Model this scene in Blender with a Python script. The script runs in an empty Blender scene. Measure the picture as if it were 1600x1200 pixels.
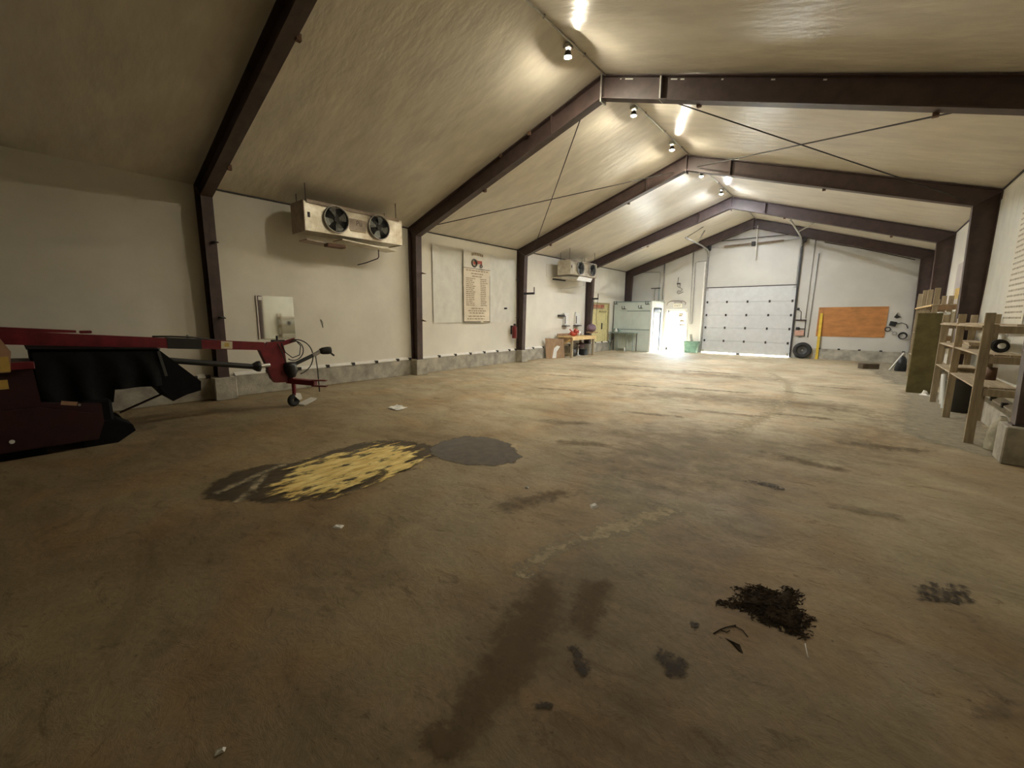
import bpy, bmesh, math, random
from mathutils import Vector, Matrix, noise
random.seed(7)
PI = math.pi
C = bpy.context.scene.collection
scene = bpy.context.scene

# ------------------------------------------------------------------ camera
cam_d = bpy.data.cameras.new('camera'); cam = bpy.data.objects.new('camera', cam_d); C.objects.link(cam)
cam_d.sensor_width = 36.0; cam_d.lens = 36.0 * 646.84 / 1600.0; cam_d.clip_start = 0.02
_r = Vector((0.76814949, 0.64024125, 0.00612366)); _u = Vector((-0.10692874, 0.11884951, 0.9871378)); _f = Vector((-0.63127854, 0.7589242, -0.15975439))
cam.matrix_world = Matrix(((_r.x, _u.x, -_f.x, 9.5101), (_r.y, _u.y, -_f.y, 0.0), (_r.z, _u.z, -_f.z, 1.6), (0, 0, 0, 1)))
scene.camera = cam

# ------------------------------------------------------------------ sky, sun, exposure
w = bpy.data.worlds.new('world'); scene.world = w; w.use_nodes = True
nt = w.node_tree; nt.nodes.clear()
sky = nt.nodes.new('ShaderNodeTexSky'); sky.sky_type = 'NISHITA'; sky.sun_disc = False
sky.sun_elevation = math.radians(48); sky.sun_rotation = math.radians(20)
bg = nt.nodes.new('ShaderNodeBackground'); bg.inputs['Strength'].default_value = 5.0
wo = nt.nodes.new('ShaderNodeOutputWorld')
nt.links.new(sky.outputs[0], bg.inputs[0]); nt.links.new(bg.outputs[0], wo.inputs[0])
sun_d = bpy.data.lights.new('sun', 'SUN'); sun_d.energy = 190.0; sun_d.angle = 0.01; sun_d.color = (1, .96, .9)
sun = bpy.data.objects.new('sun', sun_d); C.objects.link(sun)
sun.rotation_euler = Vector((-0.28, -0.66, -0.69)).to_track_quat('-Z', 'Y').to_euler()
sun.location = (10, 30, 20)
vs = scene.view_settings
scene.display_settings.display_device = 'sRGB'
vs.view_transform = 'Standard'; vs.look = 'None'; vs.gamma = 1.0; vs.use_curve_mapping = False
vs.exposure = 0.5
LAMP = 3400.0          # radiance of a bulb's glowing envelope
LAMP_COL = (1.0, 0.90, 0.695)
LAMP_COLD = (.93, .96, 1.0)   # the three farther lamps burn bluer

# ------------------------------------------------------------------ dimensions
W, HE, HR, YE = 11.225, 3.923, 5.760, 20.76
SL = (HR - HE) / (W / 2)
FY = [2.41, 7.05, 11.65, 16.48, 20.46]
Y0 = -11.0
def cz(x): return HE + SL * min(x, W - x)

# ------------------------------------------------------------------ materials
def _bsdf(m): return m.node_tree.nodes['Principled BSDF']
def mat(name, col, rough=.6, metal=0., var=.18, scale=6., bump=0., bscale=40., col2=None, spec=.5, stretch=(1, 1, 1), emit=None, detail=6.):
    m = bpy.data.materials.new(name); m.use_nodes = True
    t = m.node_tree; b = _bsdf(m)
    b.inputs['Roughness'].default_value = rough; b.inputs['Metallic'].default_value = metal
    b.inputs['Specular IOR Level'].default_value = spec
    tc = t.nodes.new('ShaderNodeTexCoord'); mp = t.nodes.new('ShaderNodeMapping'); mp.inputs['Scale'].default_value = stretch
    t.links.new(tc.outputs['Object'], mp.inputs[0])
    n = t.nodes.new('ShaderNodeTexNoise'); n.inputs['Scale'].default_value = scale; n.inputs['Detail'].default_value = detail
    n.inputs['Roughness'].default_value = .6
    t.links.new(mp.outputs[0], n.inputs['Vector'])
    r = t.nodes.new('ShaderNodeValToRGB'); r.color_ramp.elements[0].position = .3; r.color_ramp.elements[1].position = .7
    c2 = col2 or tuple(c * (1 - var * 1.5) for c in col)
    c1 = tuple(min(1, c * (1 + var * .5)) for c in col)
    r.color_ramp.elements[0].color = (*c2, 1); r.color_ramp.elements[1].color = (*c1, 1)
    t.links.new(n.outputs['Fac'], r.inputs[0]); t.links.new(r.outputs[0], b.inputs['Base Color'])
    if bump:
        nb = t.nodes.new('ShaderNodeTexNoise'); nb.inputs['Scale'].default_value = bscale; nb.inputs['Detail'].default_value = 5
        t.links.new(mp.outputs[0], nb.inputs['Vector'])
        bp = t.nodes.new('ShaderNodeBump'); bp.inputs['Strength'].default_value = bump; bp.inputs['Distance'].default_value = .02
        t.links.new(nb.outputs['Fac'], bp.inputs['Height']); t.links.new(bp.outputs[0], b.inputs['Normal'])
    if emit:
        b.inputs['Emission Color'].default_value = (*emit[0], 1); b.inputs['Emission Strength'].default_value = emit[1]
    return m
def stain_mat(name, col, rough=.6, col2=None, alpha=1., nscale=5., soft=.5, stretch=(1, 1, 1), bump=0., spec=.4, namp=1.7, cscale=9):
    """a film lying on the floor: opaque inside, ragged and thinning at its rim (point attribute 'edge')"""
    m = mat(name, col, rough, var=.25, scale=cscale, col2=col2, bump=bump, stretch=stretch, spec=spec)
    t = m.node_tree; b = _bsdf(m)
    at = t.nodes.new('ShaderNodeAttribute'); at.attribute_name = 'edge'
    tc = t.nodes.new('ShaderNodeTexCoord'); mp = t.nodes.new('ShaderNodeMapping'); mp.inputs['Scale'].default_value = stretch
    t.links.new(tc.outputs['Object'], mp.inputs[0])
    n = t.nodes.new('ShaderNodeTexNoise'); n.inputs['Scale'].default_value = nscale; n.inputs['Detail'].default_value = 8; n.inputs['Roughness'].default_value = .7
    t.links.new(mp.outputs[0], n.inputs['Vector'])
    a = t.nodes.new('ShaderNodeMath'); a.operation = 'MULTIPLY_ADD'; a.inputs[1].default_value = namp; a.inputs[2].default_value = -namp / 2
    t.links.new(n.outputs['Fac'], a.inputs[0])
    s = t.nodes.new('ShaderNodeMath'); s.operation = 'ADD'; t.links.new(at.outputs['Fac'], s.inputs[0]); t.links.new(a.outputs[0], s.inputs[1])
    mr = t.nodes.new('ShaderNodeMapRange'); mr.interpolation_type = 'SMOOTHSTEP'
    mr.inputs['From Min'].default_value = .5 - soft / 2; mr.inputs['From Max'].default_value = .5 + soft / 2; mr.inputs['To Max'].default_value = alpha
    t.links.new(s.outputs[0], mr.inputs['Value']); t.links.new(mr.outputs[0], b.inputs['Alpha'])
    return m

M = {}
M['wall'] = mat('wall_panel', (.77, .735, .63), .42, var=.10, scale=.7, bump=.12, bscale=9)
M['wall_far'] = mat('wall_far_panel', (.60, .585, .53), .45, var=.08, scale=.8, bump=.08, bscale=8)
M['ceiling'] = mat('ceiling_liner', (.76, .71, .60), .30, var=.12, scale=1.4, bump=.6, bscale=3.2, spec=.3, stretch=(.55, 2.4, 2.4))
M['concrete'] = mat('concrete_curb', (.44, .41, .335), .85, var=.3, scale=4, bump=.3, bscale=30)
M['steel'] = mat('maroon_primer_steel', (.082, .053, .047), .5, var=.25, scale=5, bump=.05)
M['spring'] = mat('dull_spring_steel', (.27, .20, .14), .6, .2, var=.3, scale=14)
M['rust'] = mat('rusty_steel', (.16, .085, .05), .7, var=.35, scale=14)
M['flash'] = mat('white_flashing', (.82, .80, .74), .4, var=.1)
M['darkmetal'] = mat('dark_metal', (.045, .042, .04), .5, .3, var=.3)
M['galv'] = mat('galvanised_steel', (.50, .49, .46), .38, .75, var=.2, scale=10)
M['alu'] = mat('stucco_aluminium', (.70, .67, .58), .36, .55, var=.22, scale=5, col2=(.45, .38, .26), bump=.1, bscale=60)
M['aluside'] = mat('stained_aluminium', (.42, .34, .27), .5, .25, var=.3, scale=4)
M['blade'] = mat('fan_blade', (.17, .18, .165), .38, .5, var=.2)
M['black'] = mat('black_plastic', (.018, .018, .018), .5, var=.2)
M['rubber'] = mat('black_rubber', (.022, .021, .02), .75, var=.3, bump=.1)
M['canvas'] = mat('black_canvas', (.0045, .0045, .005), .8, var=.3, bump=.3, bscale=12, spec=.2)
M['red'] = mat('farm_red_paint', (.18, .010, .019), .45, var=.3, scale=7)
M['reddark'] = mat('dusty_red_paint', (.030, .0025, .0035), .6, var=.35, scale=6)
M['decal'] = mat('yellow_decal', (.62, .42, .10), .5, var=.2)
M['cream'] = mat('cream_decal', (.70, .62, .42), .5, var=.15)
M['tan'] = mat('tan_panel', (.45, .27, .16), .55, var=.2)
M['doorwhite'] = mat('overhead_door_skin', (.60, .61, .60), .45, var=.06)
M['white'] = mat('white_paint', (.78, .77, .72), .45, var=.06)
M['paper'] = mat('white_paper', (.80, .80, .76), .7, var=.05)
M['plasticsheet'] = mat('white_poly_sheet', (.72, .71, .63), .32, var=.08, scale=3, bump=.12, bscale=14)
M['banner'] = mat('banner_paper', (.76, .67, .51), .5, var=.10, scale=3)
M['bannertop'] = mat('banner_head', (.74, .71, .61), .5, var=.05)
M['ink'] = mat('grey_ink', (.36, .28, .17), .7, var=.2)
M['inkpale'] = mat('faded_ink', (.46, .41, .32), .7, var=.2)
M['inkdark'] = mat('dark_ink', (.08, .075, .06), .7, var=.2)
M['inkred'] = mat('red_ink', (.52, .11, .07), .6, var=.2)
M['wood'] = mat('rough_lumber', (.40, .325, .215), .75, var=.25, scale=3, stretch=(8, 8, 1), bump=.15, bscale=20)
M['woodh'] = mat('rough_board', (.46, .375, .25), .75, var=.25, scale=3, stretch=(8, 1, 8), bump=.15, bscale=20)
M['woodbright'] = mat('new_pine', (.66, .46, .20), .6, var=.15, scale=4, stretch=(8, 1, 8))
M['ply'] = mat('weathered_plywood', (.36, .235, .13), .6, var=.25, scale=3, stretch=(4, 4, 1), col2=(.24, .15, .085))
M['board'] = mat('orange_hardboard', (.50, .215, .065), .5, var=.22, scale=2.2, stretch=(1, 1, 3))
M['carpet'] = mat('olive_carpet', (.17, .145, .07), .95, var=.3, scale=3, bump=.5, bscale=120, spec=.1)
M['ydoor'] = mat('yellow_door_paint', (.66, .59, .29), .45, var=.12)
M['yframe'] = mat('tan_door_frame', (.40, .34, .17), .55, var=.15)
M['teal'] = mat('pale_teal_panel', (.60, .66, .59), .5, var=.08, scale=2)
M['tealdark'] = mat('teal_trim', (.25, .32, .29), .5, var=.15)
M['bluegrey'] = mat('blue_grey_frame', (.05, .065, .08), .5, var=.1)
M['yellow'] = mat('safety_yellow', (.74, .52, .05), .5, var=.15)
M['redcloth'] = mat('red_webbing', (.62, .11, .07), .7, var=.3)
M['purple'] = mat('purple_nylon', (.19, .115, .15), .6, var=.3, bump=.3, bscale=25)
M['green'] = mat('green_plastic', (.24, .42, .32), .5, var=.2)
M['greywood'] = mat('grey_plank', (.30, .31, .27), .8, var=.2)
M['pink'] = mat('pink_metal', (.60, .36, .27), .5, var=.2)
M['bin'] = mat('dark_bin_plastic', (.06, .06, .055), .5, var=.2)
M['pvc'] = mat('white_pvc', (.76, .78, .76), .35, var=.05)
M['bag'] = mat('dusty_poly_bag', (.50, .48, .38), .5, var=.3, bump=.4, bscale=20)
M['extred'] = mat('extinguisher_red', (.15, .014, .016), .3, var=.15)
M['dirt'] = mat('dark_dirt', (.050, .036, .022), .95, var=.4, scale=30, spec=.1)
M['earth'] = mat('brown_block', (.11, .08, .05), .9, var=.3, bump=.3)
M['sawdust'] = mat('yellow_sawdust', (.80, .54, .17), .8, var=.3, scale=14, stretch=(3, 1, 1), col2=(.42, .26, .07), bump=.4, bscale=60)
M['gravel'] = mat('gravel_yard', (.60, .57, .52), .9, var=.2, scale=12, bump=.4)
M['bulb'] = mat('bulb_glow', (1, 1, 1), .4, emit=(LAMP_COL, LAMP))
M['bulbcold'] = mat('cold_bulb_glow', (1, 1, 1), .4, emit=(LAMP_COLD, LAMP * 1.55))
M['bulbwarm'] = mat('dim_bulb_glow', (1, 1, 1), .4, emit=(LAMP_COL, LAMP * .95))
M['mirror'] = mat('mirror_glass', (.86, .88, .84), .04, 1.0, var=.03, scale=2)
M['picture'] = mat('faded_poster', (.55, .47, .36), .5, var=.3, scale=3, col2=(.36, .33, .36))
M['signwhite'] = mat('sign_plate', (.85, .80, .66), .4, var=.05)

# floor: trodden concrete with dirt, streaks and paler scrubbed areas
def floor_mat():
    m = bpy.data.materials.new('dirty_concrete_floor'); m.use_nodes = True
    t = m.node_tree; b = _bsdf(m); L = t.links
    b.inputs['Specular IOR Level'].default_value = .35
    tc = t.nodes.new('ShaderNodeTexCoord')
    def nz(scale, detail, stretch=(1, 1, 1), rough=.6, dist=0.):
        mp = t.nodes.new('ShaderNodeMapping'); mp.inputs['Scale'].default_value = stretch; mp.inputs['Rotation'].default_value = (0, 0, .35)
        L.new(tc.outputs['Object'], mp.inputs[0])
        n = t.nodes.new('ShaderNodeTexNoise'); n.inputs['Scale'].default_value = scale; n.inputs['Detail'].default_value = detail
        n.inputs['Roughness'].default_value = rough; n.inputs['Distortion'].default_value = dist
        L.new(mp.outputs[0], n.inputs['Vector']); return n.outputs['Fac']
    def ramp(f, stops):
        r = t.nodes.new('ShaderNodeValToRGB'); e = r.color_ramp.elements
        e[0].position, e[0].color = stops[0][0], (*stops[0][1], 1); e[1].position, e[1].color = stops[-1][0], (*stops[-1][1], 1)
        for p, c in stops[1:-1]:
            q = e.new(p); q.color = (*c, 1)
        L.new(f, r.inputs[0]); return r.outputs[0]
    def mix(f, a, c, typ='MIX'):
        n = t.nodes.new('ShaderNodeMix'); n.data_type = 'RGBA'; n.blend_type = typ
        if isinstance(f, float): n.inputs[0].default_value = f
        else: L.new(f, n.inputs[0])
        L.new(a, n.inputs[6]); L.new(c, n.inputs[7]); return n.outputs[2]
    base = ramp(nz(.55, 8, (1, .8, 1), .62, .6), [(.3, (.190, .145, .086)), (.5, (.255, .203, .129)), (.7, (.325, .270, .185))])
    streak = ramp(nz(1.6, 9, (.75, 1.45, 1), .70, 1.2), [(.34, (.76, .73, .68)), (.50, (1, 1, 1)), (.68, (1.20, 1.19, 1.17))])
    fine = ramp(nz(26, 6, (1, 1, 1), .7), [(.3, (.80, .79, .77)), (.7, (1.12, 1.12, 1.12))])
    blot = ramp(nz(5.5, 12, (.7, 1.5, 1), .76, 1.2), [(.35, (.55, .48, .40)), (.44, (1, 1, 1)), (.62, (1, 1, 1)), (.72, (1.3, 1.26, 1.18))])
    c = mix(1.0, base, streak, 'MULTIPLY'); c = mix(.8, c, fine, 'MULTIPLY'); c = mix(.75, c, blot, 'MULTIPLY')
    hue = ramp(nz(1.1, 7, (1, 1, 1), .6, .8), [(.36, (1.05, .965, .87)), (.5, (1, 1, 1)), (.64, (.98, 1.02, .98))]); c = mix(1.0, c, hue, 'MULTIPLY')
    flk = ramp(nz(38, 3, (1, 1, 1), .5), [(.26, (.45, .40, .34)), (.33, (1, 1, 1))]); c = mix(.8, c, flk, 'MULTIPLY')
    # light falloff painted into the dirt colour: darker near the viewer, paler by the doors
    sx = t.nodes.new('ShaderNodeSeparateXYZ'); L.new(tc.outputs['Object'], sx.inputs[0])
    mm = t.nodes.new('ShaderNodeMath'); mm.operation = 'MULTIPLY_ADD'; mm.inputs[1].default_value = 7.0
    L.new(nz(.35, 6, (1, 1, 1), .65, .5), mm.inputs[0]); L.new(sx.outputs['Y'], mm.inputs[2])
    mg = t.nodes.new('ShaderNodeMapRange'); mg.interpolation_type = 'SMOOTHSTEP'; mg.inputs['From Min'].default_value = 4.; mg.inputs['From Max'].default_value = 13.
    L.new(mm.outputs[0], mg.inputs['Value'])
    falloff_tone = ramp(mg.outputs[0], [(0., (.93, .865, .75)), (1., (1.66, 1.76, 1.92))])
    c = mix(1.0, c, falloff_tone, 'MULTIPLY')
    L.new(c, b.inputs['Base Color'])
    rr = t.nodes.new('ShaderNodeMapRange'); rr.inputs['To Min'].default_value = .55; rr.inputs['To Max'].default_value = .85
    L.new(nz(1.5, 5), rr.inputs['Value']); L.new(rr.outputs[0], b.inputs['Roughness'])
    bp = t.nodes.new('ShaderNodeBump'); bp.inputs['Strength'].default_value = .6; bp.inputs['Distance'].default_value = .02
    L.new(nz(7, 10, (.9, 1.2, 1), .72, .6), bp.inputs['Height']); L.new(bp.outputs[0], b.inputs['Normal'])
    return m
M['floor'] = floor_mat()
def glass_mat():
    m = bpy.data.materials.new('door_glass'); m.use_nodes = True; t = m.node_tree; t.nodes.clear()
    o = t.nodes.new('ShaderNodeOutputMaterial'); tr = t.nodes.new('ShaderNodeBsdfTransparent'); gl = t.nodes.new('ShaderNodeBsdfGlossy')
    tr.inputs[0].default_value = (.93, .95, .93, 1); gl.inputs['Roughness'].default_value = .02
    mx = t.nodes.new('ShaderNodeMixShader'); mx.inputs[0].default_value = .06
    t.links.new(tr.outputs[0], mx.inputs[1]); t.links.new(gl.outputs[0], mx.inputs[2]); t.links.new(mx.outputs[0], o.inputs[0])
    return m
M['glass'] = glass_mat()

# ------------------------------------------------------------------ mesh builder (world coordinates)
class MB:
    def __init__(s): s.bm = bmesh.new()
    def _add(s, vs, fs, smooth=False):
        v = [s.bm.verts.new(p) for p in vs]
        for f in fs:
            try:
                g = s.bm.faces.new([v[i] for i in f]); g.smooth = smooth
            except ValueError: pass
        return v
    def box(s, x0, x1, y0, y1, z0, z1, bv=0.):
        return s.obox(((x0 + x1) / 2, (y0 + y1) / 2, (z0 + z1) / 2), (abs(x1 - x0), abs(y1 - y0), abs(z1 - z0)), None, bv)
    def obox(s, c, d, R=None, bv=0.):
        hx, hy, hz = d[0] / 2, d[1] / 2, d[2] / 2; c = Vector(c)
        pts = [Vector((a * hx, b * hy, e * hz)) for a in (-1, 1) for b in (-1, 1) for e in (-1, 1)]
        if R: pts = [R @ p for p in pts]
        fs = [(0, 1, 3, 2), (4, 6, 7, 5), (0, 4, 5, 1), (2, 3, 7, 6), (0, 2, 6, 4), (1, 5, 7, 3)]
        v = s._add([p + c for p in pts], fs)
        if bv:
            es = list({e for q in v for e in q.link_edges})
            bmesh.ops.bevel(s.bm, geom=es, offset=bv, segments=1, affect='EDGES', profile=.5)
        return s
    def bar(s, p, q, a, b, up=(0, 0, 1), bv=0.):
        """rectangular bar from p to q; a = width across, b = thickness along 'up'"""
        p, q = Vector(p), Vector(q); d = (q - p); n = d.normalized(); u = Vector(up)
        x = n.cross(u)
        if x.length < 1e-4: x = n.cross(Vector((1, 0, 0)))
        x.normalize(); z = x.cross(n)
        R = Matrix((x, n, z)).transposed()
        return s.obox((p + q) / 2, (a, d.length, b), R, bv)
    def cyl(s, p, q, r, n=12, r2=None, cap=True):
        p, q = Vector(p), Vector(q); r2 = r if r2 is None else r2
        d = (q - p).normalized(); x = d.orthogonal().normalized(); y = d.cross(x)
        vs = []
        for c, rr in ((p, r), (q, r2)):
            for i in range(n):
                a = 2 * PI * i / n; vs.append(c + x * math.cos(a) * rr + y * math.sin(a) * rr)
        s._add(vs, [(i, (i + 1) % n, n + (i + 1) % n, n + i) for i in range(n)], True)
        if cap:
            s._add(vs[:n], [tuple(range(n - 1, -1, -1))]); s._add(vs[n:], [tuple(range(n))])
        return s
    def tube(s, path, r, n=8):
        P = [Vector(p) for p in path]; rings = []; x = None
        for i, p in enumerate(P):
            d = (P[min(i + 1, len(P) - 1)] - P[max(i - 1, 0)]).normalized()
            if x is None: x = d.orthogonal().normalized()
            x = (x - d * x.dot(d)).normalized(); y = d.cross(x)
            rings.append([p + x * math.cos(2 * PI * k / n) * r + y * math.sin(2 * PI * k / n) * r for k in range(n)])
        vs = [v for R in rings for v in R]; m = len(P)
        fs = [(i * n + k, i * n + (k + 1) % n, (i + 1) * n + (k + 1) % n, (i + 1) * n + k) for i in range(m - 1) for k in range(n)]
        v = s._add(vs, fs, True)
        for rg, rev in ((v[:n], True), (v[-n:], False)):
            try: s.bm.faces.new(list(reversed(rg)) if rev else rg)
            except ValueError: pass
        return s
    def lathe(s, prof, c, axis=(0, 0, 1), n=20, closed=False):
        """prof: (radius, height) pairs turned about 'axis' through c"""
        c = Vector(c); d = Vector(axis).normalized(); x = d.orthogonal().normalized(); y = d.cross(x); vs = []
        for (r, h) in prof:
            for i in range(n):
                a = 2 * PI * i / n; vs.append(c + d * h + (x * math.cos(a) + y * math.sin(a)) * r)
        m = len(prof); rng = range(m if closed else m - 1)
        s._add(vs, [(j * n + i, j * n + (i + 1) % n, ((j + 1) % m) * n + (i + 1) % n, ((j + 1) % m) * n + i) for j in rng for i in range(n)], True)
        return s
    def torus(s, c, R, r, axis=(0, 0, 1), n=24, k=8):
        return s.lathe([(R + r * math.cos(2 * PI * i / k), r * math.sin(2 * PI * i / k)) for i in range(k)], c, axis, n, True)
    def prism(s, poly, off):
        """polygon (3-D points) thickened along 'off'"""
        n = len(poly); o = Vector(off); vs = [Vector(p) for p in poly] + [Vector(p) + o for p in poly]
        s._add(vs, [tuple(range(n)), tuple(range(2 * n - 1, n - 1, -1))] + [(i, n + i, n + (i + 1) % n, (i + 1) % n) for i in range(n)])
        return s
    def grid(s, fn, nu, nv, smooth=True):
        vs = [fn(i / nu, j / nv) for i in range(nu + 1) for j in range(nv + 1)]; m = nv + 1
        s._add(vs, [(i * m + j, (i + 1) * m + j, (i + 1) * m + j + 1, i * m + j + 1) for i in range(nu) for j in range(nv)], smooth)
        return s
    def sphere(s, c, r, n=12, m=8, sc=(1, 1, 1)):
        c = Vector(c)
        prof = [(max(1e-4, r * math.sin(PI * i / m)), -r * math.cos(PI * i / m)) for i in range(m + 1)]
        a = len(s.bm.verts); s.lathe(prof, (0, 0, 0), (0, 0, 1), n)
        s.bm.verts.ensure_lookup_table()
        for v in s.bm.verts[a:]: v.co = Vector((v.co.x * sc[0], v.co.y * sc[1], v.co.z * sc[2])) + c
        return s
    def mesh(s, name, off=Vector((0, 0, 0))):
        bmesh.ops.recalc_face_normals(s.bm, faces=s.bm.faces[:])
        for v in s.bm.verts: v.co -= off
        me = bpy.data.meshes.new(name); s.bm.to_mesh(me); s.bm.free(); return me

LOC = {}
def T(name, label, cat, loc=(0, 0, 0), group=None, kind=None):
    o = bpy.data.objects.new(name, None); C.objects.link(o); o.location = loc; o.empty_display_size = .1
    o['label'] = label
    if cat: o['category'] = cat
    if group: o['group'] = group
    if kind: o['kind'] = kind
    LOC[o.name] = Vector(loc); return o
def P(name, mb, m, parent, label=None, kind=None):
    off = LOC[parent.name]
    o = bpy.data.objects.new(name, mb.mesh(name, off)); C.objects.link(o); o.parent = parent
    o.data.materials.append(M[m]); LOC[o.name] = off.copy()
    if label: o['label'] = label
    if kind: o['kind'] = kind
    return o
def S(name, label, cat, mb, m, group=None, kind=None, origin=None):
    if origin is None:
        if kind == 'structure': origin = Vector((0, 0, 0))
        else:
            vs_ = [v.co for v in mb.bm.verts]
            origin = Vector((sum(v.x for v in vs_) / len(vs_), sum(v.y for v in vs_) / len(vs_), min(v.z for v in vs_)))
    origin = Vector(origin)
    o = bpy.data.objects.new(name, mb.mesh(name, origin)); C.objects.link(o); o.location = origin
    o.data.materials.append(M[m]); LOC[o.name] = origin
    if label: o['label'] = label
    if cat: o['category'] = cat
    if group: o['group'] = group
    if kind: o['kind'] = kind
    return o
def dup(root, loc, label=None):
    r = root.copy(); C.objects.link(r); r.location = loc
    if label: r['label'] = label
    for ch in list(root.children):
        c = ch.copy(); C.objects.link(c); c.parent = r
        for g in list(ch.children):
            d = g.copy(); C.objects.link(d); d.parent = c
    LOC[r.name] = Vector(loc); return r
def text_mb(txt, size, origin, right, up, depth=.002):
    """raised lettering: 'right' and 'up' are the reading directions in the world"""
    cu = bpy.data.curves.new('lettering', 'FONT'); cu.body = txt; cu.size = size; cu.extrude = depth / 2; cu.resolution_u = 2
    ob = bpy.data.objects.new('lettering', cu); C.objects.link(ob)
    me = bpy.data.meshes.new_from_object(ob.evaluated_get(bpy.context.evaluated_depsgraph_get()))
    r, u = Vector(right).normalized(), Vector(up).normalized(); n = r.cross(u); o = Vector(origin)
    mb = MB(); mb._add([o + r * v.co.x + u * v.co.y + n * v.co.z for v in me.vertices], [tuple(p.vertices) for p in me.polygons])
    bpy.data.objects.remove(ob); bpy.data.curves.remove(cu); bpy.data.meshes.remove(me)
    return mb
def jit(a): return random.uniform(-a, a)

# ================================================================== THE SETTING
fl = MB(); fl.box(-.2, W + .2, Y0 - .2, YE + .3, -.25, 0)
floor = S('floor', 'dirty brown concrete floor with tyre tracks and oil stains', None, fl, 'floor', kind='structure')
gr = MB(); gr.box(-30, 40, YE + .3, YE + 60, -.30, -.06)
S('ground', 'sunlit gravel yard outside the doors', None, gr, 'gravel', kind='structure')

ce = MB()
ce.prism([(-.2, Y0 - .2, cz(0) - .2 * SL), (W / 2, Y0 - .2, HR), (W / 2, Y0 - .2, HR + .2), (-.2, Y0 - .2, HE + .2)], (0, YE + .5 - Y0, 0))
ce.prism([(W + .2, Y0 - .2, cz(0) - .2 * SL), (W / 2, Y0 - .2, HR), (W / 2, Y0 - .2, HR + .2), (W + .2, Y0 - .2, HE + .2)], (0, YE + .5 - Y0, 0))
ceiling = S('ceiling', 'pitched ceiling of glossy cream liner sheets', None, ce, 'ceiling', kind='structure')

wl = MB(); wl.box(-.2, 0, Y0 - .2, YE + .3, .0, HE + .1)
wall_left = S('wall_left', 'cream lined long wall with white sheets and coolers', None, wl, 'wall', kind='structure')
wr = MB(); wr.box(W, W + .2, Y0 - .2, YE + .3, 0, HE + .1)
wall_right = S('wall_right', 'cream lined long wall behind the wooden shelves', None, wr, 'wall', kind='structure')
wn = MB(); wn.prism([(-.2, Y0 - .2, 0), (W + .2, Y0 - .2, 0), (W + .2, Y0 - .2, HE), (W / 2, Y0 - .2, HR), (-.2, Y0 - .2, HE)], (0, .2, 0))
S('wall_near', 'cream gable wall behind the viewer', None, wn, 'wall', kind='structure')
# far gable wall with two openings
DX0, DX1, DZ = 2.13, 3.10, 1.99          # walk-in door
GX0, GX1, GZ = 3.90, 7.36, 2.97          # overhead door
wf = MB()
def gable(x0, x1, z0):
    xs = sorted({x0, x1} | ({W / 2} if x0 < W / 2 < x1 else set()))
    poly = [(x0, YE, z0), (x1, YE, z0)] + [(x, YE, cz(x) + .05) for x in reversed(xs)]
    wf.prism(poly, (0, .14, 0))
gable(-.1, DX0, 0); gable(DX0, DX1, DZ); gable(DX1, GX0, 0); gable(GX0, GX1, GZ); gable(GX1, W + .1, 0)
wall_far = S('wall_far', 'far gable wall with overhead door and walk-in door', None, wf, 'wall_far', kind='structure')
P('header_panel', MB().box(GX0 + .02, GX1 - .05, YE - .03, YE, GZ + .02, 4.80, .006), 'wall_far', wall_far)
P('seam_trim', MB().box(DX1 + .62, DX1 + .68, YE - .03, YE, .4, 4.18), 'flash', wall_far)

# concrete curbs with plinths, white flashing and clips
def curb_long(name, x0, x1, side, label):
    mb = MB(); mb.box(x0, x1, Y0, YE, 0, .42, .008)
    cb = S(name, label, None, mb, 'concrete', kind='structure')
    xi = x1 if side > 0 else x0
    for fy in FY:
        q = MB(); a, b = (0, .345) if side > 0 else (W - .345, W)
        q.box(a, b, fy - .09, fy + .27, 0, .43, .012); P('plinth', q, 'concrete', cb)
    ys = [Y0] + [f for f in FY] + [YE]
    for i in range(len(ys) - 1):
        y = ys[i] + .33
        while y < ys[i + 1] - .15:
            e = min(y + .60, ys[i + 1] - .12)
            f = MB(); dz = jit(.006)
            f.prism([(xi + side * .015, y, .419 + dz), (xi + side * .015, y, .438 + dz), (xi - side * .075, y, .487 + dz), (xi - side * .075, y, .419 + dz)], (0, e - y - .03, 0))
            P('flashing', f, 'flash', cb)
            c = MB(); c.box(xi - side * .03, xi + side * .03, e - .035, e + .035, .41, .475)
            P('clip', c, 'darkmetal', cb)
            y += .64
    return cb
cb_l = curb_long('baseboard_left', -.01, .075, 1, 'concrete curb along the cooler wall')
cb_r = curb_long('baseboard_right', W - .075, W + .01, -1, 'concrete curb behind the shelves')
fb = MB(); fb.box(GX1 + .55, W, YE - .09, YE, 0, .42, .008); fb.box(0, .3, YE - .09, YE, 0, .42, .008)
cb_f = S('baseboard_far', 'concrete curb below the orange board', None, fb, 'concrete', kind='structure')
for k in range(5): P('clip', MB().box(8.3 + k * .62, 8.38 + k * .62, YE - .10, YE - .03, .40, .455), 'darkmetal', cb_f)
# dark closing strip at the eaves
tr = MB()
for i in range(len(FY) - 1): tr.box(.001, .022, FY[i] + .19, FY[i + 1], HE - .025, HE + .0)
S('trim_1', 'dark gap strip where cooler wall meets ceiling', None, tr, 'darkmetal', kind='structure')
tr = MB()
for i in range(len(FY) - 1): tr.box(W - .022, W - .001, FY[i] + .19, FY[i + 1], HE - .025, HE + .0)
S('trim_2', 'dark gap strip where shelf wall meets ceiling', None, tr, 'darkmetal', kind='structure')

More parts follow.
